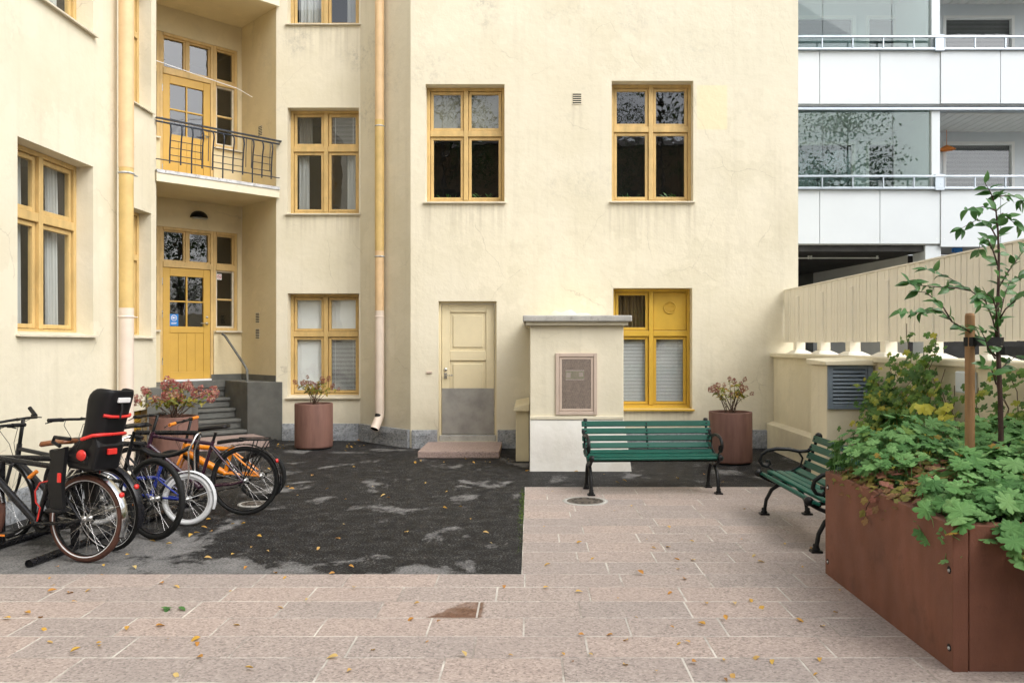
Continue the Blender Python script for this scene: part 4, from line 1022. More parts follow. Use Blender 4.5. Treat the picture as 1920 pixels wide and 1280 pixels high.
def clump(label, name, region, n_obj, n_stuff, leafme, mat, size, hfun, seed, stems=True, tone=None):
    """a mass of leaves held over soil: the showiest leaves are parts, the rest one part"""
    r = random.Random(seed); t = thing(name, label, 'plant'); cand = []
    for k in range(n_obj + n_stuff):
        for _ in range(40):
            x = r.uniform(region[0], region[1]); y = r.uniform(region[2], region[3]); h = hfun(x, y)
            if h is not None: break
        lay = 0 if k < n_obj else r.uniform(.0, .17)
        e = .03; hx = ((hfun(x + e, y) or h) - (hfun(x - e, y) or h)) / (2 * e); hy = ((hfun(x, y + e) or h) - (hfun(x, y - e) or h)) / (2 * e)
        nrm = Vector((-hx * .8 + r.gauss(0, .28), -hy * .8 + r.gauss(0, .28) - .12, 1))
        s = r.uniform(*size) * (1 - lay)
        cand.append((x, y, h - lay + r.uniform(-.015, .015), nrm, r.uniform(0, 6.283), s, lay))
    rest = MB(); st = MB()
    for i, (x, y, z, nrm, a, s, lay) in enumerate(cand):
        M = orient((x, y, z), nrm, a, s)
        if i < n_obj: inst('leaf', leafme[i % len(leafme)], t, M)
        else: mesh_into(rest, leafme[i % len(leafme)], M)
        if stems and i % 2 == 0:
            b0 = Vector((x + r.uniform(-.06, .06), y + r.uniform(-.06, .06), .66)); st.tube([b0, (b0 + Vector((x, y, z))) / 2 + Vector((r.uniform(-.02, .02), r.uniform(-.02, .02), 0)), (x, y, z)], .0022, 4, None, False, False)
    if n_stuff: o = rest.build('leaf_mass', mat, t); o['kind'] = 'stuff'
    if stems: st.build('stems', mat, t)
    return t
g_leaves = [leaf_palmate('leaf', 'leaf_geranium', 7, True, d, .50) for d in (.15, .4, .65, 1.0)]
s_leaves = [leaf_palmate('leaf', 'leaf_small', 5, True, d) for d in (.3, .6)]
px0, py0 = 2.08, 3.94
def clampd(v, a, b): return max(a, min(b, v))
def edge_drop(x, y):
    """leaves spill over the rim"""
    d = 0
    if x < px0 + .10: d = max(d, (px0 + .10 - x) * .75)
    if y < py0 + .10: d = max(d, (py0 + .10 - y) * (.6 + 1.4 * clampd((x - 2.25) / .5, 0, 1)))
    return d
def h_front(x, y):
    # right front mound of large leaves; its left limit runs diagonally over the bed
    lim = 2.40 + (y - 4.5) * .42
    if y < 4.5: lim = 2.03 + max(0, y - 4.36) * 1.6
    if x < lim or x < 2.055 or (y < 3.92 and x < 2.30): return None
    z = .80 + .16 * clampd((y - 4.0) / .7, 0, 1) + .05 * mnoise.noise((x * 3.1, y * 3.1, 1)) + .06 * clampd((x - lim) / .3, 0, 1)
    return z - edge_drop(x, y)
def h_back(x, y):
    if y > 5.2 or True:
        lim = 2.10 + max(0, 5.05 - y) * .9
        if x < lim or (x > 2.45 and y < 5.02): return None
    z = .84 + .17 * clampd((y - 4.9) / .5, 0, 1) + .09 * clampd((x - 2.1) / .3, 0, 1) + .05 * mnoise.noise((x * 3, y * 3, 5)) - .28 * clampd((y - 5.5) / .25, 0, 1) ** 2
    return z - edge_drop(x, y)
def h_small(x, y):
    lim = 2.42 + (y - 4.5) * .42
    if x > lim + .10 or y < 4.42 or (y > 5.25 and x > 2.2): return None
    return .77 + .10 * clampd((x - 2.1) / .3, 0, 1) + .04 * mnoise.noise((x * 5, y * 5, 9)) - edge_drop(x, y) * .6
clump('mound of large lobed green leaves filling the right front of the planter', 'perennial_plant', (2.02, 3.75, 3.78, 5.2), 300, 860, g_leaves, 'leaf_geranium', (.042, .086), h_front, 3)
clump('mound of lobed green leaves at the far left end of the planter', 'perennial_plant', (2.05, 3.75, 4.85, 5.78), 280, 520, g_leaves, 'leaf_geranium', (.034, .072), h_back, 5)
clump('low patch of small reddish and yellow leaves along the left rim of the planter', 'groundcover_plant', (2.078, 2.75, 4.3, 5.5), 240, 420, s_leaves, 'leaf_small', (.024, .042), h_small, 7, False)
# a trailing shoot hanging over the rim
t = thing('trailing_shoot', 'thin leafy shoot hanging down over the left side of the planter', 'shoot')
m = MB(); sh = [(2.17, 4.72, .75), (2.07, 4.74, .735), (2.055, 4.82, .69), (2.05, 4.88, .63), (2.05, 4.90, .57)]; m.tube(sh, .003, 5); m.build('stem', 'twig', t)
for i, (x, y, z) in enumerate([(2.05, 4.80, .69), (2.045, 4.92, .66), (2.045, 4.84, .61), (2.045, 4.94, .58), (2.04, 4.88, .54), (2.04, 4.74, .64)]):
    inst('leaf', s_leaves[i % 2], t, orient((x, y, z), (-1, -.4, .5), 1.5 + i, .034))

m = MB(); SX, SY = 2.745, 5.0; m.lathe([(.0285, 0), (.0285, 1.795), (.024, 1.812), (0, 1.815)], 16, T(SX, SY, 0)); tag(m.build('tree_stake', 'wood_stake'), 'round brown wooden stake supporting the young tree', 'stake')
m = MB(); m.lathe([(.0285, 0), (.0285, 1.70), (.024, 1.71), (0, 1.712)], 16, T(3.30, 5.05, 0)); tag(m.build('tree_stake', 'wood_stake'), 'second wooden stake just outside the right picture edge', 'stake')
def strap(x0, y0, x1, y1, z, label):
    m = MB(); v = Vector((x1 - x0, y1 - y0, 0)); n = Vector((-v.y, v.x, 0)).normalized() * .034
    a, b_ = Vector((x0, y0, z)), Vector((x1, y1, z))
    pts = [a + n, b_ + n * .7, b_ + v.normalized() * .03, b_ - n * .7, a - n, a - v.normalized() * .036]
    vs = []
    for p in pts: vs += [(p.x, p.y, z - .028), (p.x, p.y, z + .028)]
    k = len(pts); m.add(vs, [(2 * i, 2 * ((i + 1) % k), 2 * ((i + 1) % k) + 1, 2 * i + 1) for i in range(k)])
    o = m.build('tie_strap', 'strap_black'); s = o.modifiers.new('solid', 'SOLIDIFY'); s.thickness = .004; tag(o, label, 'strap')
strap(SX, SY, 2.925, 5.0, 1.635, 'black rubber strap tying the young tree to the left stake'); strap(3.30, 5.05, 2.945, 5.0, 1.578, 'black rubber strap running from the young tree to the right edge')
# young tree
TR = thing('young_tree', 'slender young tree with sparse green leaves growing in the planter', 'tree', (0, 0, 0))
TY = 5.0
def tp(px, py, dy=0): v = at(px, py, TY + dy); return v
trunk = [tp(1877, 838), tp(1876, 760), tp(1873, 690), tp(1871, 640), tp(1869, 600), tp(1872, 540), tp(1873, 480), tp(1871, 430), tp(1867, 390), tp(1858, 362), tp(1846, 342)]
m = MB(); m.tube(trunk, [.0165, .015, .0145, .0135, .0115, .009, .0075, .006, .0045, .003, .002], 10); m.build('trunk', 'bark', TR)
branches = [
    [(1868, 668, 0), (1845, 640, .02), (1812, 618, -.04), (1785, 603, -.08), (1768, 585, -.10), (1748, 580, -.12), (1720, 586, -.15), (1690, 584, -.2)],
    [(1785, 603, -.08), (1770, 578, -.06), (1752, 560, -.05), (1735, 548, -.02), (1722, 547, 0)],
    [(1871, 640, 0), (1862, 600, .04), (1848, 565, .08), (1820, 545, .12), (1795, 530, .16), (1775, 518, .2), (1738, 505, .24)],
    [(1820, 545, .12), (1795, 540, .06), (1760, 538, .02), (1725, 535, 0), (1706, 532, -.02)],
    [(1873, 600, 0), (1885, 580, -.06), (1905, 562, -.12), (1925, 550, -.18), (1950, 540, -.2)],
    [(1872, 540, 0), (1890, 510, .06), (1908, 485, .12), (1925, 465, .16)],
    [(1872, 500, 0), (1862, 470, -.05), (1852, 448, -.1), (1838, 455, -.12), (1835, 468, -.12)],
    [(1871, 450, 0), (1860, 430, .05), (1848, 415, .1), (1832, 412, .12), (1803, 428, .15)],
    [(1867, 395, 0), (1855, 390, -.05), (1842, 388, -.08), (1815, 392, -.1)],
    [(1869, 410, 0), (1880, 400, .04), (1892, 410, .1), (1910, 425, .12)],
    [(1860, 368, 0), (1876, 368, .03), (1898, 366, .05), (1915, 375, .07)],
    [(1872, 640, 0), (1868, 580, -.1), (1862, 560, -.14), (1850, 550, -.2), (1836, 562, -.24)],
    [(1870, 700, 0), (1888, 680, .06), (1905, 668, .1)],
    [(1868, 720, 0), (1862, 700, -.04), (1858, 690, -.08), (1845, 685, -.1)],
    [(1871, 610, 0), (1882, 560, .1), (1892, 530, .2), (1910, 520, .25)],
    [(1866, 672, 0), (1852, 650, -.08), (1846, 632, -.12), (1838, 618, -.16)],
]
bm = MB(); leafpts = []
r = random.Random(21)
for br in branches:
    pts = [tp(*p) for p in br]; n = len(pts)
    bm.tube(pts, [.0055 * (1 - .75 * i / (n - 1)) for i in range(n)], 6)
    for i in range(n - 1):
        a, c = pts[i], pts[i + 1]; seg = (c - a).length
        k = max(1, int(seg / .026))
        if i == 0: k = max(0, k - 2)
        for j in range(k): leafpts.append((a.lerp(c, (j + r.random()) / max(1, k)), (c - a).normalized()))
    leafpts += [(pts[-1], (pts[-1] - pts[-2]).normalized())] * 3
for i in range(5, len(trunk) - 1):
    for j in range(6): leafpts.append((trunk[i].lerp(trunk[i + 1], r.random()), Vector((r.uniform(-1, 1), r.uniform(-1, 1), .3)).normalized()))
CR = bm.build('crown', 'bark', TR)
t_leaves = [leaf_ovate('leaf', 'leaf_tree', .60, dd, .16) for dd in (.1, .3, .5)]
for k, (p, d) in enumerate(leafpts):
    side = Vector((r.gauss(0, .7), r.gauss(0, .7), r.gauss(-.02, .25)))
    out = (d * .9 + side).normalized()
    zn = Vector((r.gauss(0, .55), r.gauss(0, .45) - .75, .75)); zn = (zn - out * zn.dot(out)).normalized()
    x = out.cross(zn); s = r.uniform(.050, .082)
    M = Matrix(((x.x, out.x, zn.x, p.x), (x.y, out.y, zn.y, p.y), (x.z, out.z, zn.z, p.z), (0, 0, 0, 1))) @ SC(s)
    inst('leaf', t_leaves[k % 3], CR, M)
m = MB(); m.lathe([(.05, 0), (.05, .16), (.046, .16), (.046, 0)], 14, T(2.945, 5.0, .85)); tag(m.build('trunk_guard', 'strap_black'), 'short black plastic guard around the foot of the young tree', 'tree guard')

# ------------------------------------------------------------------ climbers on the boundary wall
v_leaves = [leaf_palmate('leaf', 'leaf_vine', 5, True, d, .5) for d in (.3, .6, 1.0)]
def climber(label, y0, y1, ztop, n_obj, n_stuff, seed, xoff=.25):
    r = random.Random(seed); t = thing('climbing_plant', label, 'climber', group='climbing plants on the boundary wall')
    st = MB(); rest = MB(); paths = []
    for k in range(11):
        y = r.uniform(y0, y1); pts = [Vector((3.60 + r.uniform(-.1, .1), y, 0))]; z = 0
        top = ztop * r.uniform(.62, 1.05)
        while z < top:
            z += .14; y += r.gauss(0, .05); x = clampd(3.725 - abs(r.gauss(0, .05)) , 3.45, 3.725)
            if z > 1.38: x -= .04
            pts.append(Vector((x, y, z)))
        st.tube(pts, .0035, 5); paths.append(pts)
    for i in range(n_obj + n_stuff):
        p = r.choice(paths); k = r.randrange(1, len(p)); a = p[k - 1].lerp(p[k], r.random())
        thick = xoff * (1 - (a.z / (ztop * 1.1)) ** 2) if a.z < ztop else .05
        pos = Vector((a.x - abs(r.gauss(0, 1)) * max(.03, thick) * .6, a.y + r.gauss(0, .09), a.z + r.gauss(0, .05)))
        M = orient(pos, (-1 + r.gauss(0, .5), -.5 + r.gauss(0, .5), .8 + r.gauss(0, .35)), r.uniform(2.2, 5.2), r.uniform(.026, .054))
        if i < n_obj: inst('leaf', v_leaves[i % 3], t, M)
        else: mesh_into(rest, v_leaves[i % 3], M)
    st.build('stems', 'twig', t); o = rest.build('leaf_mass', 'leaf_vine', t); o['kind'] = 'stuff'
climber('dense green and yellow climber beside the louvred vent box', 7.75, 8.55, 1.36, 290, 900, 31, .30)
climber('green climber reaching above the wall cap left of the wooden stake', 7.0, 7.8, 1.80, 260, 560, 32, .26)
climber('thin climber on the wall at the right picture edge', 5.5, 6.5, 1.35, 180, 300, 33, .26)

leafmat('leaf_yellow', [(0, (.52, .50, .05)), (.6, (.66, .60, .08)), (1, (.42, .50, .07))], .5, .35)
y_leaves = [leaf_palmate('leaf', 'leaf_yellow', 5, False, d) for d in (.3, .7)]
t = thing('yellow_leaved_plant', 'bright yellow leaved plant between the planter and the climbers', 'plant', (3.32, 6.75, 0)); r = random.Random(8); st = MB()
for k in range(34):
    e = Vector((r.gauss(0, .11), r.gauss(0, .11), r.uniform(.55, 1.10)))
    if k % 4 == 0: st.tube([(0, 0, 0), (e.x * .3, e.y * .3, e.z * .6), e], .004, 5)
    inst('leaf', y_leaves[k % 2], t, orient(e, (-.5 + r.gauss(0, .4), -.7 + r.gauss(0, .4), .8), r.uniform(2, 5), r.uniform(.045, .085)))
st.build('stems', 'twig', t)

# ------------------------------------------------------------------ round pots with hydrangeas
def pot(x, y, label):
    t = thing('round_planter_pot', label, 'plant pot', (x, y, 0), group='round brown plant pots')
    m = MB(); m.lathe([(.262, .0), (.262, .035)], 48); m.build('pot_foot', 'dark_void', t)
    m = MB(); m.lathe([(.255, .022), (.286, .024), (.290, .05), (.290, .69), (.286, .70), (.262, .70), (.258, .695), (.258, .60)], 56); m.build('pot_body', 'pot_brown', t)
    m = MB(); vs = [(0, 0, .66)]; N = 24
    for k in range(N): vs.append((.258 * math.cos(2 * math.pi * k / N), .258 * math.sin(2 * math.pi * k / N), .655 + .02 * math.sin(k * 2.3)))
    m.add(vs, [(0, k + 1, (k + 1) % N + 1) for k in range(N)], None, True); m.build('soil', 'soil', t)
pot(2.73, 10.93, 'round brown pot by the right end of the green bench')
pot(-3.38, 12.47, 'round brown pot below the blinds window beside the stairs')
pot(-4.57, 10.25, 'round brown pot behind the bicycles in front of the stairs')
h_leaves = [leaf_ovate('leaf', 'leaf_hydrangea', .55, dd, .2, 1.1) for dd in (.2, .5)]
def floret_head(name, mat, seed, n=70):
    r = random.Random(seed); m = MB()
    for k in range(n):
        t = r.random(); rad = .5 * math.sin(math.pi * (.12 + .8 * t)) * r.uniform(.65, 1.0); a = r.uniform(0, 6.283)
        p = Vector((rad * math.cos(a), rad * math.sin(a), t * .95)); s = r.uniform(.09, .15)
        M = orient(p, (math.cos(a) + r.gauss(0, .4), math.sin(a) + r.gauss(0, .4), .5 + r.gauss(0, .4)), r.uniform(0, 6.28), s)
        vs = [(0, 0, -.1)]; fs = []
        for j in range(4):
            b0 = j * math.pi / 2
            vs += [(.7 * math.cos(b0 - .5), .7 * math.sin(b0 - .5), .05), (1.1 * math.cos(b0), 1.1 * math.sin(b0), .12), (.7 * math.cos(b0 + .5), .7 * math.sin(b0 + .5), .05)]
            q0 = 1 + 3 * j; fs.append((0, q0, q0 + 1, q0 + 2))
        m.add(vs, fs, M)
    return m.mesh(name, mat)
heads_red = [floret_head('flower_head', 'petal_red', s) for s in (1, 2, 3)]; heads_rust = [floret_head('flower_head', 'petal_rust', s) for s in (4, 5, 6)]
def hydrangea(x, y, label, heads, seed, n, spread, hgt, hs, nleaf, lean=0):
    r = random.Random(seed); t = thing('hydrangea', label, 'shrub', (x, y, .655), group='hydrangeas in round pots'); st = MB()
    tips = []
    for k in range(n):
        a = 2 * math.pi * (k + r.random() * .7) / n; rad = spread * math.sqrt(r.uniform(.05, 1)); h = hgt * r.uniform(.55, 1.0) * (1 - .25 * (rad / spread) ** 2)
        e = Vector((rad * math.cos(a) + lean, rad * math.sin(a) * .75, h)); b0 = Vector((r.uniform(-.06, .06), r.uniform(-.06, .06), 0))
        mid = b0.lerp(e, .55) + Vector((0, 0, .06)); p = [b0, b0.lerp(mid, .5), mid, e]; st.tube(p, [.005, .0045, .0035, .0025], 5); tips.append((p, e))
    st.build('stems', 'twig', t)
    for (p, e) in tips:
        d = (e - p[2]).normalized(); s = r.uniform(.75, 1.2) * hs
        q = Vector((0, 0, 1)).rotation_difference((d + Vector((0, 0, .4))).normalized()).to_matrix().to_4x4()
        inst('flower_head', r.choice(heads), t, T(*e) @ q @ RZ(r.uniform(0, 6.28)) @ SC(s))
    for k in range(nleaf):
        p, e = r.choice(tips); u = r.uniform(.35, 1.0); pos = p[1].lerp(p[2], u * 2 - .0) if u < .5 else p[2].lerp(e, (u - .5) * 2)
        inst('leaf', h_leaves[k % 2], t, orient(pos, (r.gauss(0, .5), r.gauss(0, .5) - .3, 1), r.uniform(0, 6.28), r.uniform(.04, .075)))
hydrangea(2.73, 10.93, 'sparse hydrangea with dull red flower heads in the right pot', heads_rust, 41, 19, .31, .52, .072, 120)
hydrangea(-3.38, 12.47, 'thin hydrangea with dark red flower heads in the pot below the window', heads_rust, 42, 17, .38, .52, .075, 150, .02)
hydrangea(-4.57, 10.25, 'full hydrangea with pink and red flower heads in front of the stairs', heads_red, 43, 28, .47, .46, .108, 280, .04)

# ------------------------------------------------------------------ bicycle rack
RK = thing('bicycle_rack', 'black tubular bicycle rack with ground rails and hoops', 'bicycle rack')
dr = Vector((math.sin(R(6)), math.cos(R(6)), 0)); o1 = Vector((-3.64, 5.80, .03)); o2 = Vector((-4.24, 5.92, .03))
for o_ in (o1, o2):
    m = MB(); m.tube([o_, o_ + dr * 2.75], .03, 14, None, False, False); ob = m.build('ground_rail', 'paint_black', RK)
    m = MB(); m.tube([o_ + dr * .02, o_ + dr * 2.73], .026, 12); m.build('rail_inside', 'dark_void', ob)
for k in range(3):
    a = o1 + dr * (.5 + k * .92); c = o2 + dr * (.42 + k * .92)
    m = MB(); H = .72
    m.box(-.022, .022, -.022, .022, .02, H, T(a.x, a.y, 0)).box(-.022, .022, -.022, .022, .02, H, T(c.x, c.y, 0))
    m.tube([(c.x - .02, c.y, H), (a.x + .02, a.y, H)], .024, 12); m.build('hoop', 'paint_black', RK)

# ------------------------------------------------------------------ bicycles (x forward, rear axle above the origin, y to the left)
def bicycle(label, x, y, phi, r=.335, wb=1.05, frame_mat='paint_black', style='diamond', bar='flat', bar_h=.98, saddle_z=.92, saddle_mat='plastic_black', tyre='rubber', rim='rim_black',
            tyre_w=.020, guards=None, rack=False, lean=2, thick=.017, grip='plastic_black', seat=False, light=False, fork_mat=None, hub='steel', chrome='iron_black', white_side=False):
    t = thing('bicycle', label, 'bicycle', (x, y, .002), (R(lean), 0, R(180 - phi)), group='bicycles parked at the rack')
    fork_mat = fork_mat or frame_mat
    def wheel(cx):
        Mw = T(cx, 0, r) @ RX(R(90))
        m = MB(); ri = r - tyre_w * 1.7
        m.lathe([(ri - .012, -.010), (ri + .006, -.012), (ri + .006, .012), (ri - .012, .010), (ri - .012, -.010)], 44, Mw); W = m.build('wheel', rim, t)
        m = MB(); n = 48; k = 10; vs = []
        for i in range(n):
            a = 2 * math.pi * i / n
            for j in range(k):
                b_ = 2 * math.pi * j / k; rr = r - tyre_w + tyre_w * math.cos(b_); vs.append((rr * math.cos(a), rr * math.sin(a), tyre_w * math.sin(b_)))
        m.add(vs, [(i * k + j, ((i + 1) % n) * k + j, ((i + 1) % n) * k + (j + 1) % k, i * k + (j + 1) % k) for i in range(n) for j in range(k)], Mw, True); m.build('tyre', tyre, W)
        if white_side:
            for s in (-1, 1):
                m = MB(); m.lathe([(r - tyre_w * 1.75, s * tyre_w * .80), (r - tyre_w * 1.45, s * (tyre_w * .95))], 48, Mw); m.build('rim_line', 'rubber_white', W)
        m = MB(); ns = 28
        for i in range(ns):
            a = 2 * math.pi * i / ns; sg = 1 if i % 2 else -1; off = .55 * (1 if (i // 2) % 2 else -1)
            m.tube([(.022 * math.cos(a + off), .022 * math.sin(a + off), .028 * sg), ((ri - .008) * math.cos(a), (ri - .008) * math.sin(a), .003 * sg)], .0013, 4, Mw, False, False)
        m.build('spokes', 'chrome', W)
        m = MB(); m.lathe([(0, -.052), (.008, -.05), (.008, -.036), (.026, -.034), (.026, -.026), (.015, -.022), (.015, .022), (.026, .026), (.026, .034), (.008, .036), (.008, .05), (0, .052)], 14, Mw); m.build('hub', hub, W)
        return W
    wheel(0); wheel(wb)
    bbx, bbz = wb * .415, r - .055 if r > .28 else r + .02
    BBp = Vector((bbx, 0, bbz)); RA = Vector((0, 0, r)); FA = Vector((wb, 0, r))
    ht_b = Vector((wb - .135, 0, r + .32)) if r > .3 else Vector((wb - .10, 0, r + .22)); axis = (ht_b - (FA - Vector((.045, 0, 0)))).normalized()
    ht_t = ht_b + axis * (.14 if r > .3 else .10)
    sdir = Vector((-.29, 0, .957)); sl = (.50 if r > .3 else .30) * (saddle_z / .92 if r > .3 else 1)
    ST_ = BBp + sdir * sl
    f = MB()
    if style == 'diamond':
        f.tube([BBp, ST_], thick * .95, 10); f.tube([BBp, ht_b + axis * .02], thick * 1.25, 12); f.tube([ST_ - sdir * .03, ht_t - axis * .03], thick, 10)
        ssj = ST_ - sdir * .05
    elif style == 'step':
        f.tube([BBp, ST_], thick * .95, 10); f.tube([BBp, BBp + Vector((.16, 0, .05)), ht_b + axis * .02], thick * 1.2, 12); f.tube([BBp + sdir * .18, BBp + Vector((.22, 0, .16)), ht_t - axis * .05], thick, 10)
        ssj = ST_ - sdir * .12
    else:   # fat down tube
        f.tube([BBp, ST_], thick, 10); f.tube([BBp, BBp.lerp(ht_b, .5) + Vector((.0, 0, .01)), ht_b + axis * .03], [thick * 1.5, thick * 1.9, thick * 1.6], 12); f.tube([ST_ - sdir * .04, ht_t - axis * .02], [thick, thick * 1.3], 10); ssj = ST_ - sdir * .06
    f.tube([ht_b - axis * .01, ht_t + axis * .01], thick * 1.2, 12)
    for s in (-1, 1):
        f.tube([BBp + Vector((-.03, s * .03, 0)), Vector((.10, s * .055, bbz * .5 + r * .5)), RA + Vector((0, s * .062, 0))], thick * .62, 8)
        f.tube([ssj + Vector((0, s * .02, 0)), ssj.lerp(RA, .4) + Vector((0, s * .05, 0)), RA + Vector((0, s * .062, 0))], thick * .5, 8)
    f.lathe([(.0, -.036), (.022, -.036), (.022, .036), (0, .036)], 14, T(*BBp) @ RX(R(90))); f.build('frame', frame_mat, t)
    fk = MB(); cr = ht_b - axis * .012
    for s in (-1, 1): fk.tube([cr + Vector((0, s * .02, 0)), cr + Vector((.0, s * .052, -.02)), cr.lerp(FA, .6) + Vector((-.012, s * .055, 0)), FA + Vector((0, s * .055, 0))], [.014, .015, .013, .010], 8)
    fk.tube([cr + Vector((0, -.03, 0)), cr + Vector((0, .03, 0))], .016, 8); fk.build('fork', fork_mat, t)
    # steering
    hb = MB(); top = ht_t + axis * (bar_h - ht_t.z - .03); top.z = min(top.z, bar_h)
    fw = Vector((1, 0, 0))
    if bar == 'flat': P = [(.07, -.31, 0), (.075, -.12, 0), (.08, 0, -.005), (.075, .12, 0), (.07, .31, 0)]; gr = [((.07, .31, 0), (.0725, .19, 0))]; steml = .08
    elif bar == 'bull': P = [(.24, -.24, .06), (.19, -.235, .0), (.11, -.20, -.01), (.07, -.08, 0), (.07, .08, 0), (.11, .20, -.01), (.19, .235, .0), (.24, .24, .06)]; gr = [((.24, .24, .06), (.15, .222, -.002))]; steml = .07
    elif bar == 'swept': P = [(-.16, -.28, .02), (-.02, -.27, .03), (.05, -.16, .02), (.06, 0, 0), (.05, .16, .02), (-.02, .27, .03), (-.16, .28, .02)]; gr = [((-.16, .28, .02), (-.04, .272, .03))]; steml = .06
    else: P = [(-.08, -.26, .0), (.03, -.25, .02), (.05, -.14, .0), (.05, -.10, -.18), (.05, 0, -.22), (.05, .10, -.18), (.05, .14, .0), (.03, .25, .02), (-.08, .26, .0)]; gr = [((-.08, .26, 0), (.02, .252, .02))]; steml = .05
    hb.tube([top + Vector(p) for p in P], .0115, 8); 
    cz = -.22 if bar == 'high' else 0
    hb.tube([ht_t, top + Vector((0, 0, cz - .0)), top + Vector((steml, 0, cz))], .015, 8)
    HB = hb.build('handlebar', chrome, t)
    for (a, c) in gr:
        for s in (-1, 1):
            g = MB(); g.tube([top + Vector((a[0], a[1] * s, a[2])), top + Vector((c[0], c[1] * s, c[2]))], .0165, 10); g.build('grip', grip, HB)
            l = MB(); p0 = top + Vector((c[0] + .01, c[1] * s * .95, c[2])); l.tube([p0, p0 + Vector((.045, s * .03, -.012)), p0 + Vector((.05, s * .11, -.03))], .005, 6); l.box(-.014, .014, -.014, .014, -.018, .012, T(*p0)); l.build('brake_lever', 'iron_black', HB)
    cb = MB()
    for s in (-1, 1):
        p0 = top + Vector((.09, .14 * s, -.01)); cb.tube([p0, p0 + Vector((.09, -.05 * s, -.05)), p0 + Vector((.06, -.12 * s, -.19)), ht_b + Vector((.02, .01 * s, .02))], .0025, 5)
    cb.build('cables', 'iron_black', HB)
    # saddle
    sp_ = BBp + sdir * ((saddle_z - bbz - .05) / sdir.z)
    p = MB(); p.tube([ST_ - sdir * .02, sp_], .0135, 10); p.build('seat_post', 'iron_black', t)
    s = MB(); N = 10; vs = []
    kids = bar == 'high'
    for i in range(N + 1):
        u = i / N; xx = (.16 - .27 * u) if not kids else (.20 - .42 * u); wd = .022 + .062 * max(0, (u - .35) / .65) ** .8 if not kids else .05 + .02 * u
        zt = .012 * math.sin(u * 3) + (.03 * u * u) if not kids else .07 * (2 * u - 1) ** 2 - .02
        for j in range(7):
            a = math.pi * j / 6; vs.append((xx, wd * math.cos(a), zt + .032 * math.sin(a) - .012))
        vs.append((xx, 0, zt - .022))
    s.add(vs, [(i * 8 + j, i * 8 + (j + 1) % 8, (i + 1) * 8 + (j + 1) % 8, (i + 1) * 8 + j) for i in range(N) for j in range(8)] + [tuple(range(7, -1, -1)), tuple(range(N * 8, N * 8 + 8))], T(sp_.x, 0, sp_.z + .03), True)
    s.build('saddle', saddle_mat, t)
    # crank, pedals, chain
    c = MB(); c.lathe([(.085 if r > .3 else .06, -.003), (.085 if r > .3 else .06, .003), (.045, .004), (.045, -.004)], 28, T(bbx, -.045, bbz) @ RX(R(90)))
    ca = R(-25); cl = .17 if r > .3 else .12
    for s, sg in ((1, 1), (-1, -1)):
        e = Vector((bbx + sg * cl * math.cos(ca), s * .075, bbz + sg * cl * math.sin(ca))); c.tube([(bbx, s * .055, bbz), e], .010, 6)
    CK = c.build('crank', 'iron_black', t)
    for s, sg in ((1, 1), (-1, -1)):
        e = Vector((bbx + sg * cl * math.cos(ca), s * .12, bbz + sg * cl * math.sin(ca))); g = MB(); g.box(-.045, .045, -.04, .04, -.011, .011, T(*e)); g.build('pedal', 'plastic_black', CK, .004)
        g = MB(); g.box(-.03, .03, -.002, .002, -.007, .007, T(e.x, e.y + s * .042, e.z)); g.build('pedal_reflector', 'plastic_orange', CK)
    ch = MB(); rr = .08 if r > .3 else .056
    ch.tube([(bbx, -.045, bbz + rr), (0, -.045, r + .038)], .004, 5); ch.tube([(bbx, -.045, bbz - rr), (.05, -.045, r - .06), (0, -.045, r - .038)], .004, 5); ch.lathe([(.04, -.012), (.045, 0), (.03, .012), (.012, .012)], 16, T(0, -.04, r) @ RX(R(90))); ch.build('chain', 'iron_black', t)
    if guards:
        for cx, a0, a1 in ((0, -20, 150), (wb, 25, 165)):
            m = MB(); N = 18; vs = []
            for i in range(N + 1):
                a = R(a0 + (a1 - a0) * i / N) if cx else R(180 - (a0 + (a1 - a0) * i / N)) 
                for j in range(5):
                    yy = (j - 2) / 2 * (tyre_w + .010); rr = r + .014 + .010 * (1 - ((j - 2) / 2) ** 2); vs.append((cx + rr * math.cos(a), yy, r + rr * math.sin(a)))
            m.add(vs, [(i * 5 + j, i * 5 + j + 1, (i + 1) * 5 + j + 1, (i + 1) * 5 + j) for i in range(N) for j in range(4)], None, True)
            for s in (-1, 1):
                a = R(160) if not cx else R(60); m.tube([(cx, s * .05, r), (cx + (r + .018) * math.cos(a), s * .03, r + (r + .018) * math.sin(a))], .0025, 5)
            m.build('mudguard', guards, t)
    if rack:
        k = MB(); zr = 2 * r + .06
        for s in (-1, 1):
            k.tube([(.14, s * .03, zr), (-.02, s * .06, zr), (-.26, s * .06, zr), (-.30, s * .03, zr)], .006, 6); k.tube([(-.10, s * .06, zr), (0, s * .065, r)], .005, 6); k.tube([(-.22, s * .06, zr), (0, s * .066, r)], .005, 6)
        for xx in (.05, -.05, -.15, -.25): k.tube([(xx, -.06, zr), (xx, .06, zr)], .005, 6)
        k.tube([(-.30, -.03, zr), (-.30, .03, zr)], .006, 6); k.tube([(.06, 0, zr + .02), (-.24, 0, zr + .02)], .007, 6); k.build('luggage_rack', 'iron_black', t)
    if light:
        m = MB(); m.lathe([(.0, .014), (.018, .010), (.02, -.004)], 14, T(-(r + .028) * math.cos(R(32)), 0, r + (r + .028) * math.sin(R(32))) @ RY(R(-75))); m.build('rear_reflector', 'plastic_red', t)
    if seat: child_seat(t, r)
    return t

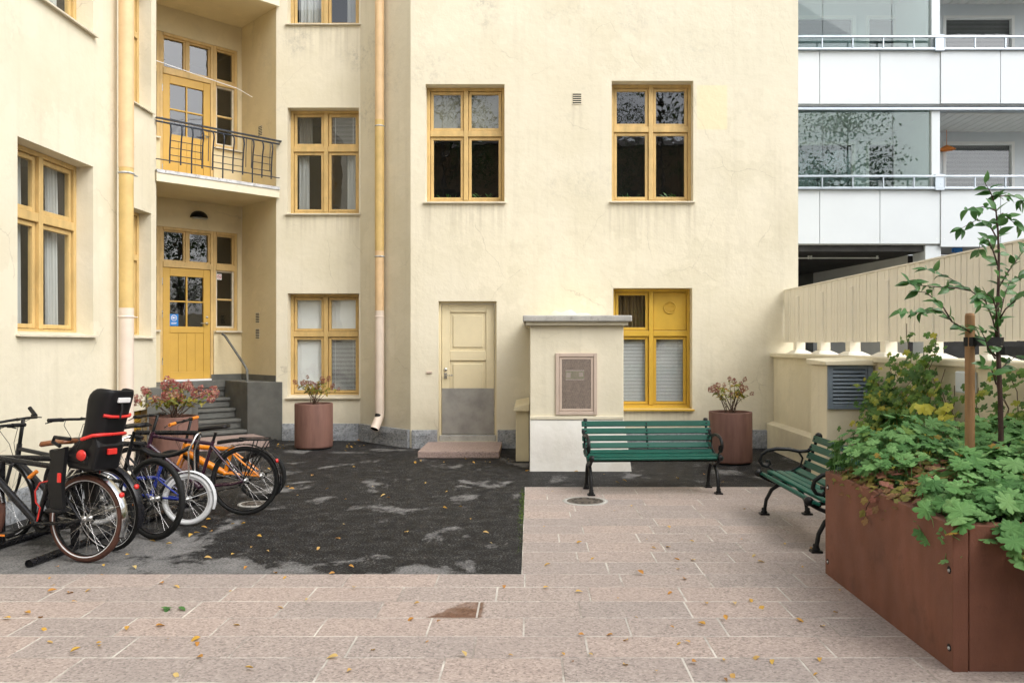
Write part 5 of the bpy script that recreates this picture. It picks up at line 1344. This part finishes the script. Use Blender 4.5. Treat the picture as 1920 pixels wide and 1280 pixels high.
def child_seat(t, r):
    zb = 2 * r + .06
    # shell: U-shaped sections stacked up the reclined back
    secs = [(-.05, zb + .10, .135, .12), (-.095, zb + .16, .138, .12), (-.125, zb + .26, .138, .115), (-.148, zb + .36, .142, .12), (-.170, zb + .45, .150, .13), (-.192, zb + .525, .152, .14), (-.212, zb + .575, .125, .11)]
    m = MB(); K = 11; vs = []
    for (xx, zz, hw, fw) in secs:
        for j in range(K):
            u = -1 + 2 * j / (K - 1); a = abs(u)
            wing = max(0, (a - .55) / .45)
            vs.append((xx + fw * wing ** 1.4 - .03 * (1 - a * a), hw * math.copysign(min(1, a / .72) ** .8, u), zz + (.02 * wing)))
    m.add(vs, [(i * K + j, i * K + j + 1, (i + 1) * K + j + 1, (i + 1) * K + j) for i in range(len(secs) - 1) for j in range(K - 1)], None, True)
    o = m.build('child_seat', 'plastic_black', t); s = o.modifiers.new('solid', 'SOLIDIFY'); s.thickness = .018; s.offset = 0
    b_ = o.modifiers.new('sub', 'SUBSURF'); b_.levels = 1; b_.render_levels = 1
    CS = o; CS.location.x = -.055
    m = MB(); m.add([(-.06, -.15, zb + .10), (.30, -.13, zb + .135), (.30, .13, zb + .135), (-.06, .15, zb + .10), (-.06, -.15, zb + .02), (.30, -.12, zb + .06), (.30, .12, zb + .06), (-.06, .15, zb + .02)],
        [(0, 1, 2, 3), (7, 6, 5, 4), (0, 4, 5, 1), (1, 5, 6, 2), (2, 6, 7, 3), (3, 7, 4, 0)]); m.build('seat_tub', 'plastic_black', CS, .02)
    m = MB(); m.prism([(-.10, zb - .02), (.12, zb + .0), (.16, zb + .10), (.05, zb + .20), (-.10, zb + .28), (-.14, zb + .16)], -.135, .135, Matrix(((1, 0, 0, 0), (0, 0, 1, 0), (0, 1, 0, 0), (0, 0, 0, 1)))); m.build('seat_base', 'plastic_black', CS, .02)
    for s in (-1, 1):
        m = MB(); yy = s * .165
        m.add([(.10, yy, zb + .16), (.21, yy, zb + .12), (.24, yy, zb - .12), (.20, yy, zb - .30), (.10, yy, zb - .31), (.12, yy, zb - .12)], [(0, 1, 2, 3, 4, 5)])
        o = m.build('foot_guard', 'plastic_black', CS); q = o.modifiers.new('solid', 'SOLIDIFY'); q.thickness = .035; q.offset = 0
        m = MB(); m.box(.10, .24, yy - .05 if s > 0 else yy - .04, yy + .04 if s > 0 else yy + .05, zb - .315, zb - .29); m.build('foot_rest', 'plastic_black', CS, .008)
        m = MB(); m.box(.12, .15, yy + s * .018, yy + s * .03, zb - .10, zb - .03); m.build('foot_strap', 'plastic_red', CS, .005)
        m = MB(); m.tube([(.17, s * .155, zb + .16), (.24, s * .15, zb + .19), (.22, s * .155, zb + .225), (.08, s * .16, zb + .215)], .014, 8); m.build('arm_bar', 'plastic_black', CS)
        m = MB(); m.lathe([(.0, .012), (.036, .010), (.04, 0)], 18, T(-.02, s * .158, zb + .10) @ RX(R(-90 * s))); m.build('side_reflector', 'plastic_red', CS)
    m = MB(); m.tube([(-.02, -.165, zb + .215), (-.115, -.165, zb + .245), (-.155, -.10, zb + .25), (-.155, .10, zb + .25), (-.115, .165, zb + .245), (-.02, .165, zb + .215)], .013, 8); m.build('red_band', 'plastic_red', CS)
    m = MB(); m.tube([(-.175, -.135, zb + .39), (-.205, -.09, zb + .38), (-.21, 0, zb + .376), (-.205, .09, zb + .38), (-.175, .135, zb + .39)], .012, 8); m.build('red_band', 'plastic_red', CS)
    m = MB(); m.box(-.018, .0, -.045, .045, -.022, .022, T(-.135, 0, zb + .12)); m.build('rear_reflector', 'plastic_red', CS, .005)
    m = MB(); m.box(-.008, .008, -.06, .06, -.018, .018, T(-.232, 0, zb + .50) @ RY(R(-14))); m.build('reflective_label', 'sticker_white', CS, .004)
    m = MB(); m.tube([(-.225, .02, zb + .50), (-.235, .02, zb + .44), (-.215, .02, zb + .36)], .008, 6); m.build('strap', 'strap_black', CS)
    m = MB()
    for s in (-1, 1): m.tube([(.30, s * .02, zb - .16), (.18, s * .03, zb - .02), (-.02, s * .05, zb + .0)], .007, 8)
    m.build('carrier_rod', 'chrome', CS)

bicycle('black bicycle with child seat, brown saddle and brown tyres nearest the viewer', -3.31, 5.94, 13, r=.322, wb=1.06, frame_mat='paint_black', style='diamond', bar='flat', bar_h=1.02, saddle_z=.88, saddle_mat='leather_brown', tyre='rubber_brown', tyre_w=.025, guards='chrome', seat=True, light=True, thick=.021, white_side=True, lean=3)
bicycle('dark grey bicycle with bullhorn handlebar just behind the child seat bicycle', -3.30, 6.27, 21, r=.335, wb=1.12, frame_mat='paint_graphite', style='diamond', bar='bull', bar_h=1.04, saddle_z=.86, guards='paint_black', lean=-3, light=True, white_side=True)
bicycle('black bicycle with knobbly tyre and wide flat handlebar beside the blue child bicycle', -3.12, 6.62, 25, r=.338, wb=1.08, frame_mat='paint_black', style='step', bar='flat', bar_h=1.0, saddle_z=.93, tyre_w=.024, lean=2)
bicycle('blue child bicycle with white tyres and long black banana saddle', -3.07, 7.15, 0, r=.232, wb=.80, frame_mat='paint_blue', style='step', bar='high', bar_h=.80, saddle_z=.66, tyre='rubber_white', rim='rubber_white', guards='rubber_white', chrome='chrome', fork_mat='chrome', lean=4, tyre_w=.022)
cb_ = [o for o in bpy.data.objects if o.get('label', '').startswith('black bicycle with child seat')][0]
m = MB(); m.tube([(.26, .09, .60), (.33, .10, .585), (.37, .10, .52), (.36, .10, .44), (.33, .09, .40), (.35, .09, .30)], .006, 6); m.build('cable_lock', 'plastic_red', cb_)
m = MB(); m.tube([(.42, .04, .66), (.48, .05, .61)], .016, 8); m.build('cable_lock', 'plastic_orange', cb_)
sb = [o for o in bpy.data.objects if o.name.startswith('bicycle') and o.get('label', '').startswith('blue child')][0]
m = MB(); m.tube([(0, -.06, .23), (-.03, -.065, .45), (-.02, -.065, .66), (-.08, -.05, .80), (-.09, 0, .825), (-.08, .05, .80), (-.02, .065, .66), (-.03, .065, .45), (0, .06, .23)], .0085, 8); m.build('backrest_hoop', 'chrome', sb)
bicycle('dark purple hybrid bicycle with luggage rack standing beside the orange bicycle', -2.71, 7.58, -1, r=.325, wb=1.05, frame_mat='paint_purple', style='diamond', bar='flat', bar_h=.98, saddle_z=.83, guards='paint_black', rack=True, lean=2, thick=.018, light=True)
bicycle('small orange mountain bicycle farthest back with thick frame', -2.79, 8.30, 2, r=.262, wb=.92, frame_mat='paint_orange', style='fat', bar='flat', bar_h=.86, saddle_z=.62, tyre_w=.026, lean=-2, thick=.021, grip='plastic_orange')

# ------------------------------------------------------------------ fallen leaves, moss
f_leaves = [leaf_ovate('fallen_leaf', 'leaf_fallen', .62, dd, ff, 1.1) for dd, ff in ((.2, .25), (-.2, .4), (.5, .15))]
c3 = [(183,508),(362,500),(585,533),(625,541),(170,563),(200,537),(245,567),(330,553),(258,598),(88,638),(37,660),(143,655),(150,695),(455,703),(560,688),(168,745),(345,750),(357,762),(252,783),(840,683),(722,728),(710,745),(605,733),(998,618),(987,493),(1032,507),(1207,495),(1275,545),(1108,587),(825,562),(1490,607),(1490,658),(1572,672),(1545,740),(1342,773),(1218,798),(1265,843),(912,840),(730,800),(627,858),(1678,798),(1830,790),(1815,540),(925,360),(697,350),(723,328),(832,317),(868,317),(600,360),(597,390),(540,378),(735,440),(833,428),(888,470),(960,412),(908,400),(1225,372),(1150,400),(1468,347),(1240,318),(1340,180),(1612,197),(1075,212),(1692,297),(1738,347),(1763,383),(452,430),(478,470),(375,470),(210,472),(1255,468),(1388,210),(760,300),(765,342),(825,272),(690,353)]
c4 = [(570,150),(533,310),(675,387),(740,463),(558,482),(975,530),(1127,505),(1095,320),(990,370),(1010,405),(1095,405),(1205,380),(1418,370),(1430,230),(845,240),(920,220),(1483,440),(1205,465),(1140,465),(1490,470),(1605,388),(1740,415),(1698,495),(525,590),(670,608),(1160,550),(1105,608),(860,637),(1253,657),(1458,640),(1385,655),(1515,672),(1855,595),(1850,703),(1350,737),(1255,758),(1115,770),(710,802),(838,802),(905,827),(1145,838),(1185,838),(1790,765),(620,895),(660,925),(748,893),(887,937),(1035,963),(1215,925),(1335,918),(1500,903),(1555,915),(1770,907),(1375,978),(1340,997),(1760,975),(1660,730),(940,720)]
lp = [(x * .5208, 820 + y * .5208) for x, y in c3] + [(800 + x * .4167, 860 + y * .4167) for x, y in c4]
r = random.Random(77)
pts = [gp(*p) for p in lp]
for k in range(26): pts.append((r.uniform(-4.1, -2.6), r.gauss(12.7, .35)))        # drift by the pot and plinth
for k in range(8): pts.append((r.uniform(-.4, 2.4), r.uniform(9.3, 10.1)))
for k in range(10): pts.append((r.uniform(-1.6, -.2), r.uniform(10.9, 11.35)))
for k in range(12): pts.append((r.uniform(-3.5, -.3), r.uniform(7.5, 10.5)))
for (x, y) in pts:
    on_pave = (y < EDGE_Y) or (x > EDGE_X and y < BACK_Y)
    s = r.uniform(.022, .055)
    o = inst('fallen_leaf', f_leaves[r.randrange(3)], None, T(x, y, .012 + .12 * s) @ RZ(r.uniform(0, 6.28)) @ RX(r.uniform(-.2, .2)) @ RY(r.uniform(-.25, .25)) @ SC(s))
    big = 'tiny' if s < .032 else 'small' if s < .042 else 'larger'
    if on_pave: marks = [((.56, 8.24), 'beside the manhole cover'), ((1.3, 8.2), 'under the front of the green bench'), ((2.2, 7.0), 'by the end-on bench'), ((2.0, 4.9), 'along the brown planter'), ((-.45, 4.85), 'near the rusty stain'), ((-3.0, 5.3), 'in front of the bicycles'), ((-3.4, 4.2), 'at the lower left'), ((-.2, 4.1), 'at the lower middle'), ((1.4, 4.0), 'at the lower right'), ((.9, 6.2), 'in the middle of the slabs'), ((-1.4, 5.2), 'along the asphalt edge')]
    else: marks = [((-3.4, 12.2), 'around the pot below the window'), ((-.9, 11.2), 'at the granite door step'), ((1.0, 9.7), 'behind the green bench'), ((-2.5, 7.2), 'by the bicycle wheels'), ((-3.3, 5.8), 'below the child seat bicycle'), ((-.3, 7.0), 'near the mossy slab edge'), ((-1.5, 6.3), 'in the middle of the wet patch'), ((-1.8, 9.2), 'before the corner of the wall')]
    where = min(marks, key=lambda q_: (q_[0][0] - x) ** 2 + (q_[0][1] - y) ** 2)[1]
    if on_pave: tag(o, big + ' yellow brown leaf on the granite paving ' + where, 'fallen leaf', 'fallen leaves on the paving')
    else: tag(o, big + ' yellow brown leaf on the dark asphalt ' + where, 'fallen leaf', 'fallen leaves on the asphalt')
x, y = gp(318, 1144)
t = thing('fallen_sprig', 'green fallen leaf sprig lying on the paving at the lower left', 'fallen leaf', (x, y, .012))
for k in range(4): inst('leaf', t_leaves[k % 3], t, T((k - 1.5) * .035, .01 * (k % 2), .008) @ RZ(r.uniform(0, 6.28)) @ RX(-.1) @ SC(.055))
m = MB(); r = random.Random(5)
for k in range(900):
    e = r.random(); y_ = 7.2 + 1.5 * e if k % 3 else r.uniform(6.2, 9.0); x_ = EDGE_X - abs(r.gauss(0, .022)); s = r.uniform(.004, .011)
    a = r.uniform(0, 6.28); m.add([(x_, y_, .001), (x_ + s * math.cos(a), y_ + s * math.sin(a), s * .9), (x_ + s * math.cos(a + 1.2), y_ + s * math.sin(a + 1.2), s * .6)], [(0, 1, 2)])
o = m.build('moss', 'moss_green'); o['kind'] = 'stuff'; o['label'] = 'green moss in the joint between asphalt and paving'; o['category'] = 'moss'

# ------------------------------------------------------------------ what the windows mirror: far side of the courtyard behind the viewer
RB = thing('rear_building', 'brown brick building closing the far side of the courtyard', 'building')
m = MB(); m.box(-16, 16, -19, -12.5, 0, 11.0); m.build('wall', 'brick_rear', RB)
m = MB(); m.add([(-16.4, -12.2, 11.0), (16.4, -12.2, 11.0), (16.4, -15.7, 12.2), (-16.4, -15.7, 12.2), (16.4, -19.3, 11.0), (-16.4, -19.3, 11.0)], [(0, 1, 2, 3), (3, 2, 4, 5)]); m.build('roof', 'roof_dark', RB)
for k in range(7):
    for z in (1.2, 4.2, 7.2):
        m = MB(); x = -13 + k * 4.2; m.box(x, x + 1.3, -12.52, -12.45, z, z + 1.7); m.build('window', 'white_frame' if k % 3 == 0 else 'room', RB)
def rear_tree(x, y, h, rad, seed, label):
    r = random.Random(seed); t = thing('birch_tree', label, 'tree', (x, y, 0), group='trees behind the viewer'); m = MB()
    m.tube([(0, 0, 0), (.1, 0, h * .4), (-.05, .1, h * .75), (0, 0, h * .97)], [.15, .10, .05, .01], 8); cr = MB()
    for k in range(34):
        z0 = h * r.uniform(.28, .97); a = r.uniform(0, 6.28); L = rad * (1.1 - .75 * abs(z0 / h - .5)) * r.uniform(.6, 1.05)
        e = Vector((L * math.cos(a), L * math.sin(a), z0 + L * .35)); md = Vector((e.x * .5, e.y * .5, z0 + L * .28)); m.tube([(0, 0, z0), md, e], [.028, .016, .005], 5, None, False, False)
        for j in range(150):
            c = md.lerp(e, r.uniform(-.3, 1.1)) + Vector((r.gauss(0, .36), r.gauss(0, .36), r.gauss(-.15, .4))); s = r.uniform(.04, .085)
            v1 = Vector((r.gauss(0, 1), r.gauss(0, 1), r.gauss(0, 1))).normalized() * s; v2 = Vector((r.gauss(0, 1), r.gauss(0, 1), r.gauss(0, 1))).normalized() * s
            cr.add([c - v1, c + v2 * .7, c + v1, c - v2 * .7], [(0, 1, 2, 3)])
    m.build('trunk', 'bark_grey', t); cr.build('crown', 'leaf_rear', t)
rear_tree(-3.6, -7.5, 12.5, 3.0, 1, 'tall birch behind the viewer on the left'); rear_tree(2.6, -8.2, 13.5, 3.2, 2, 'tall birch behind the viewer in the middle')
rear_tree(5.3, -7.0, 14.5, 3.2, 9, 'tallest birch behind the viewer'); rear_tree(8.5, -4.5, 12.5, 3.2, 3, 'tall birch behind the viewer on the right'); rear_tree(12.5, 2.0, 11.0, 2.8, 4, 'birch beyond the boundary wall outside the right edge'); rear_tree(10.5, 6.4, 7.5, 2.4, 6, 'low birch beyond the boundary wall beside the driveway')
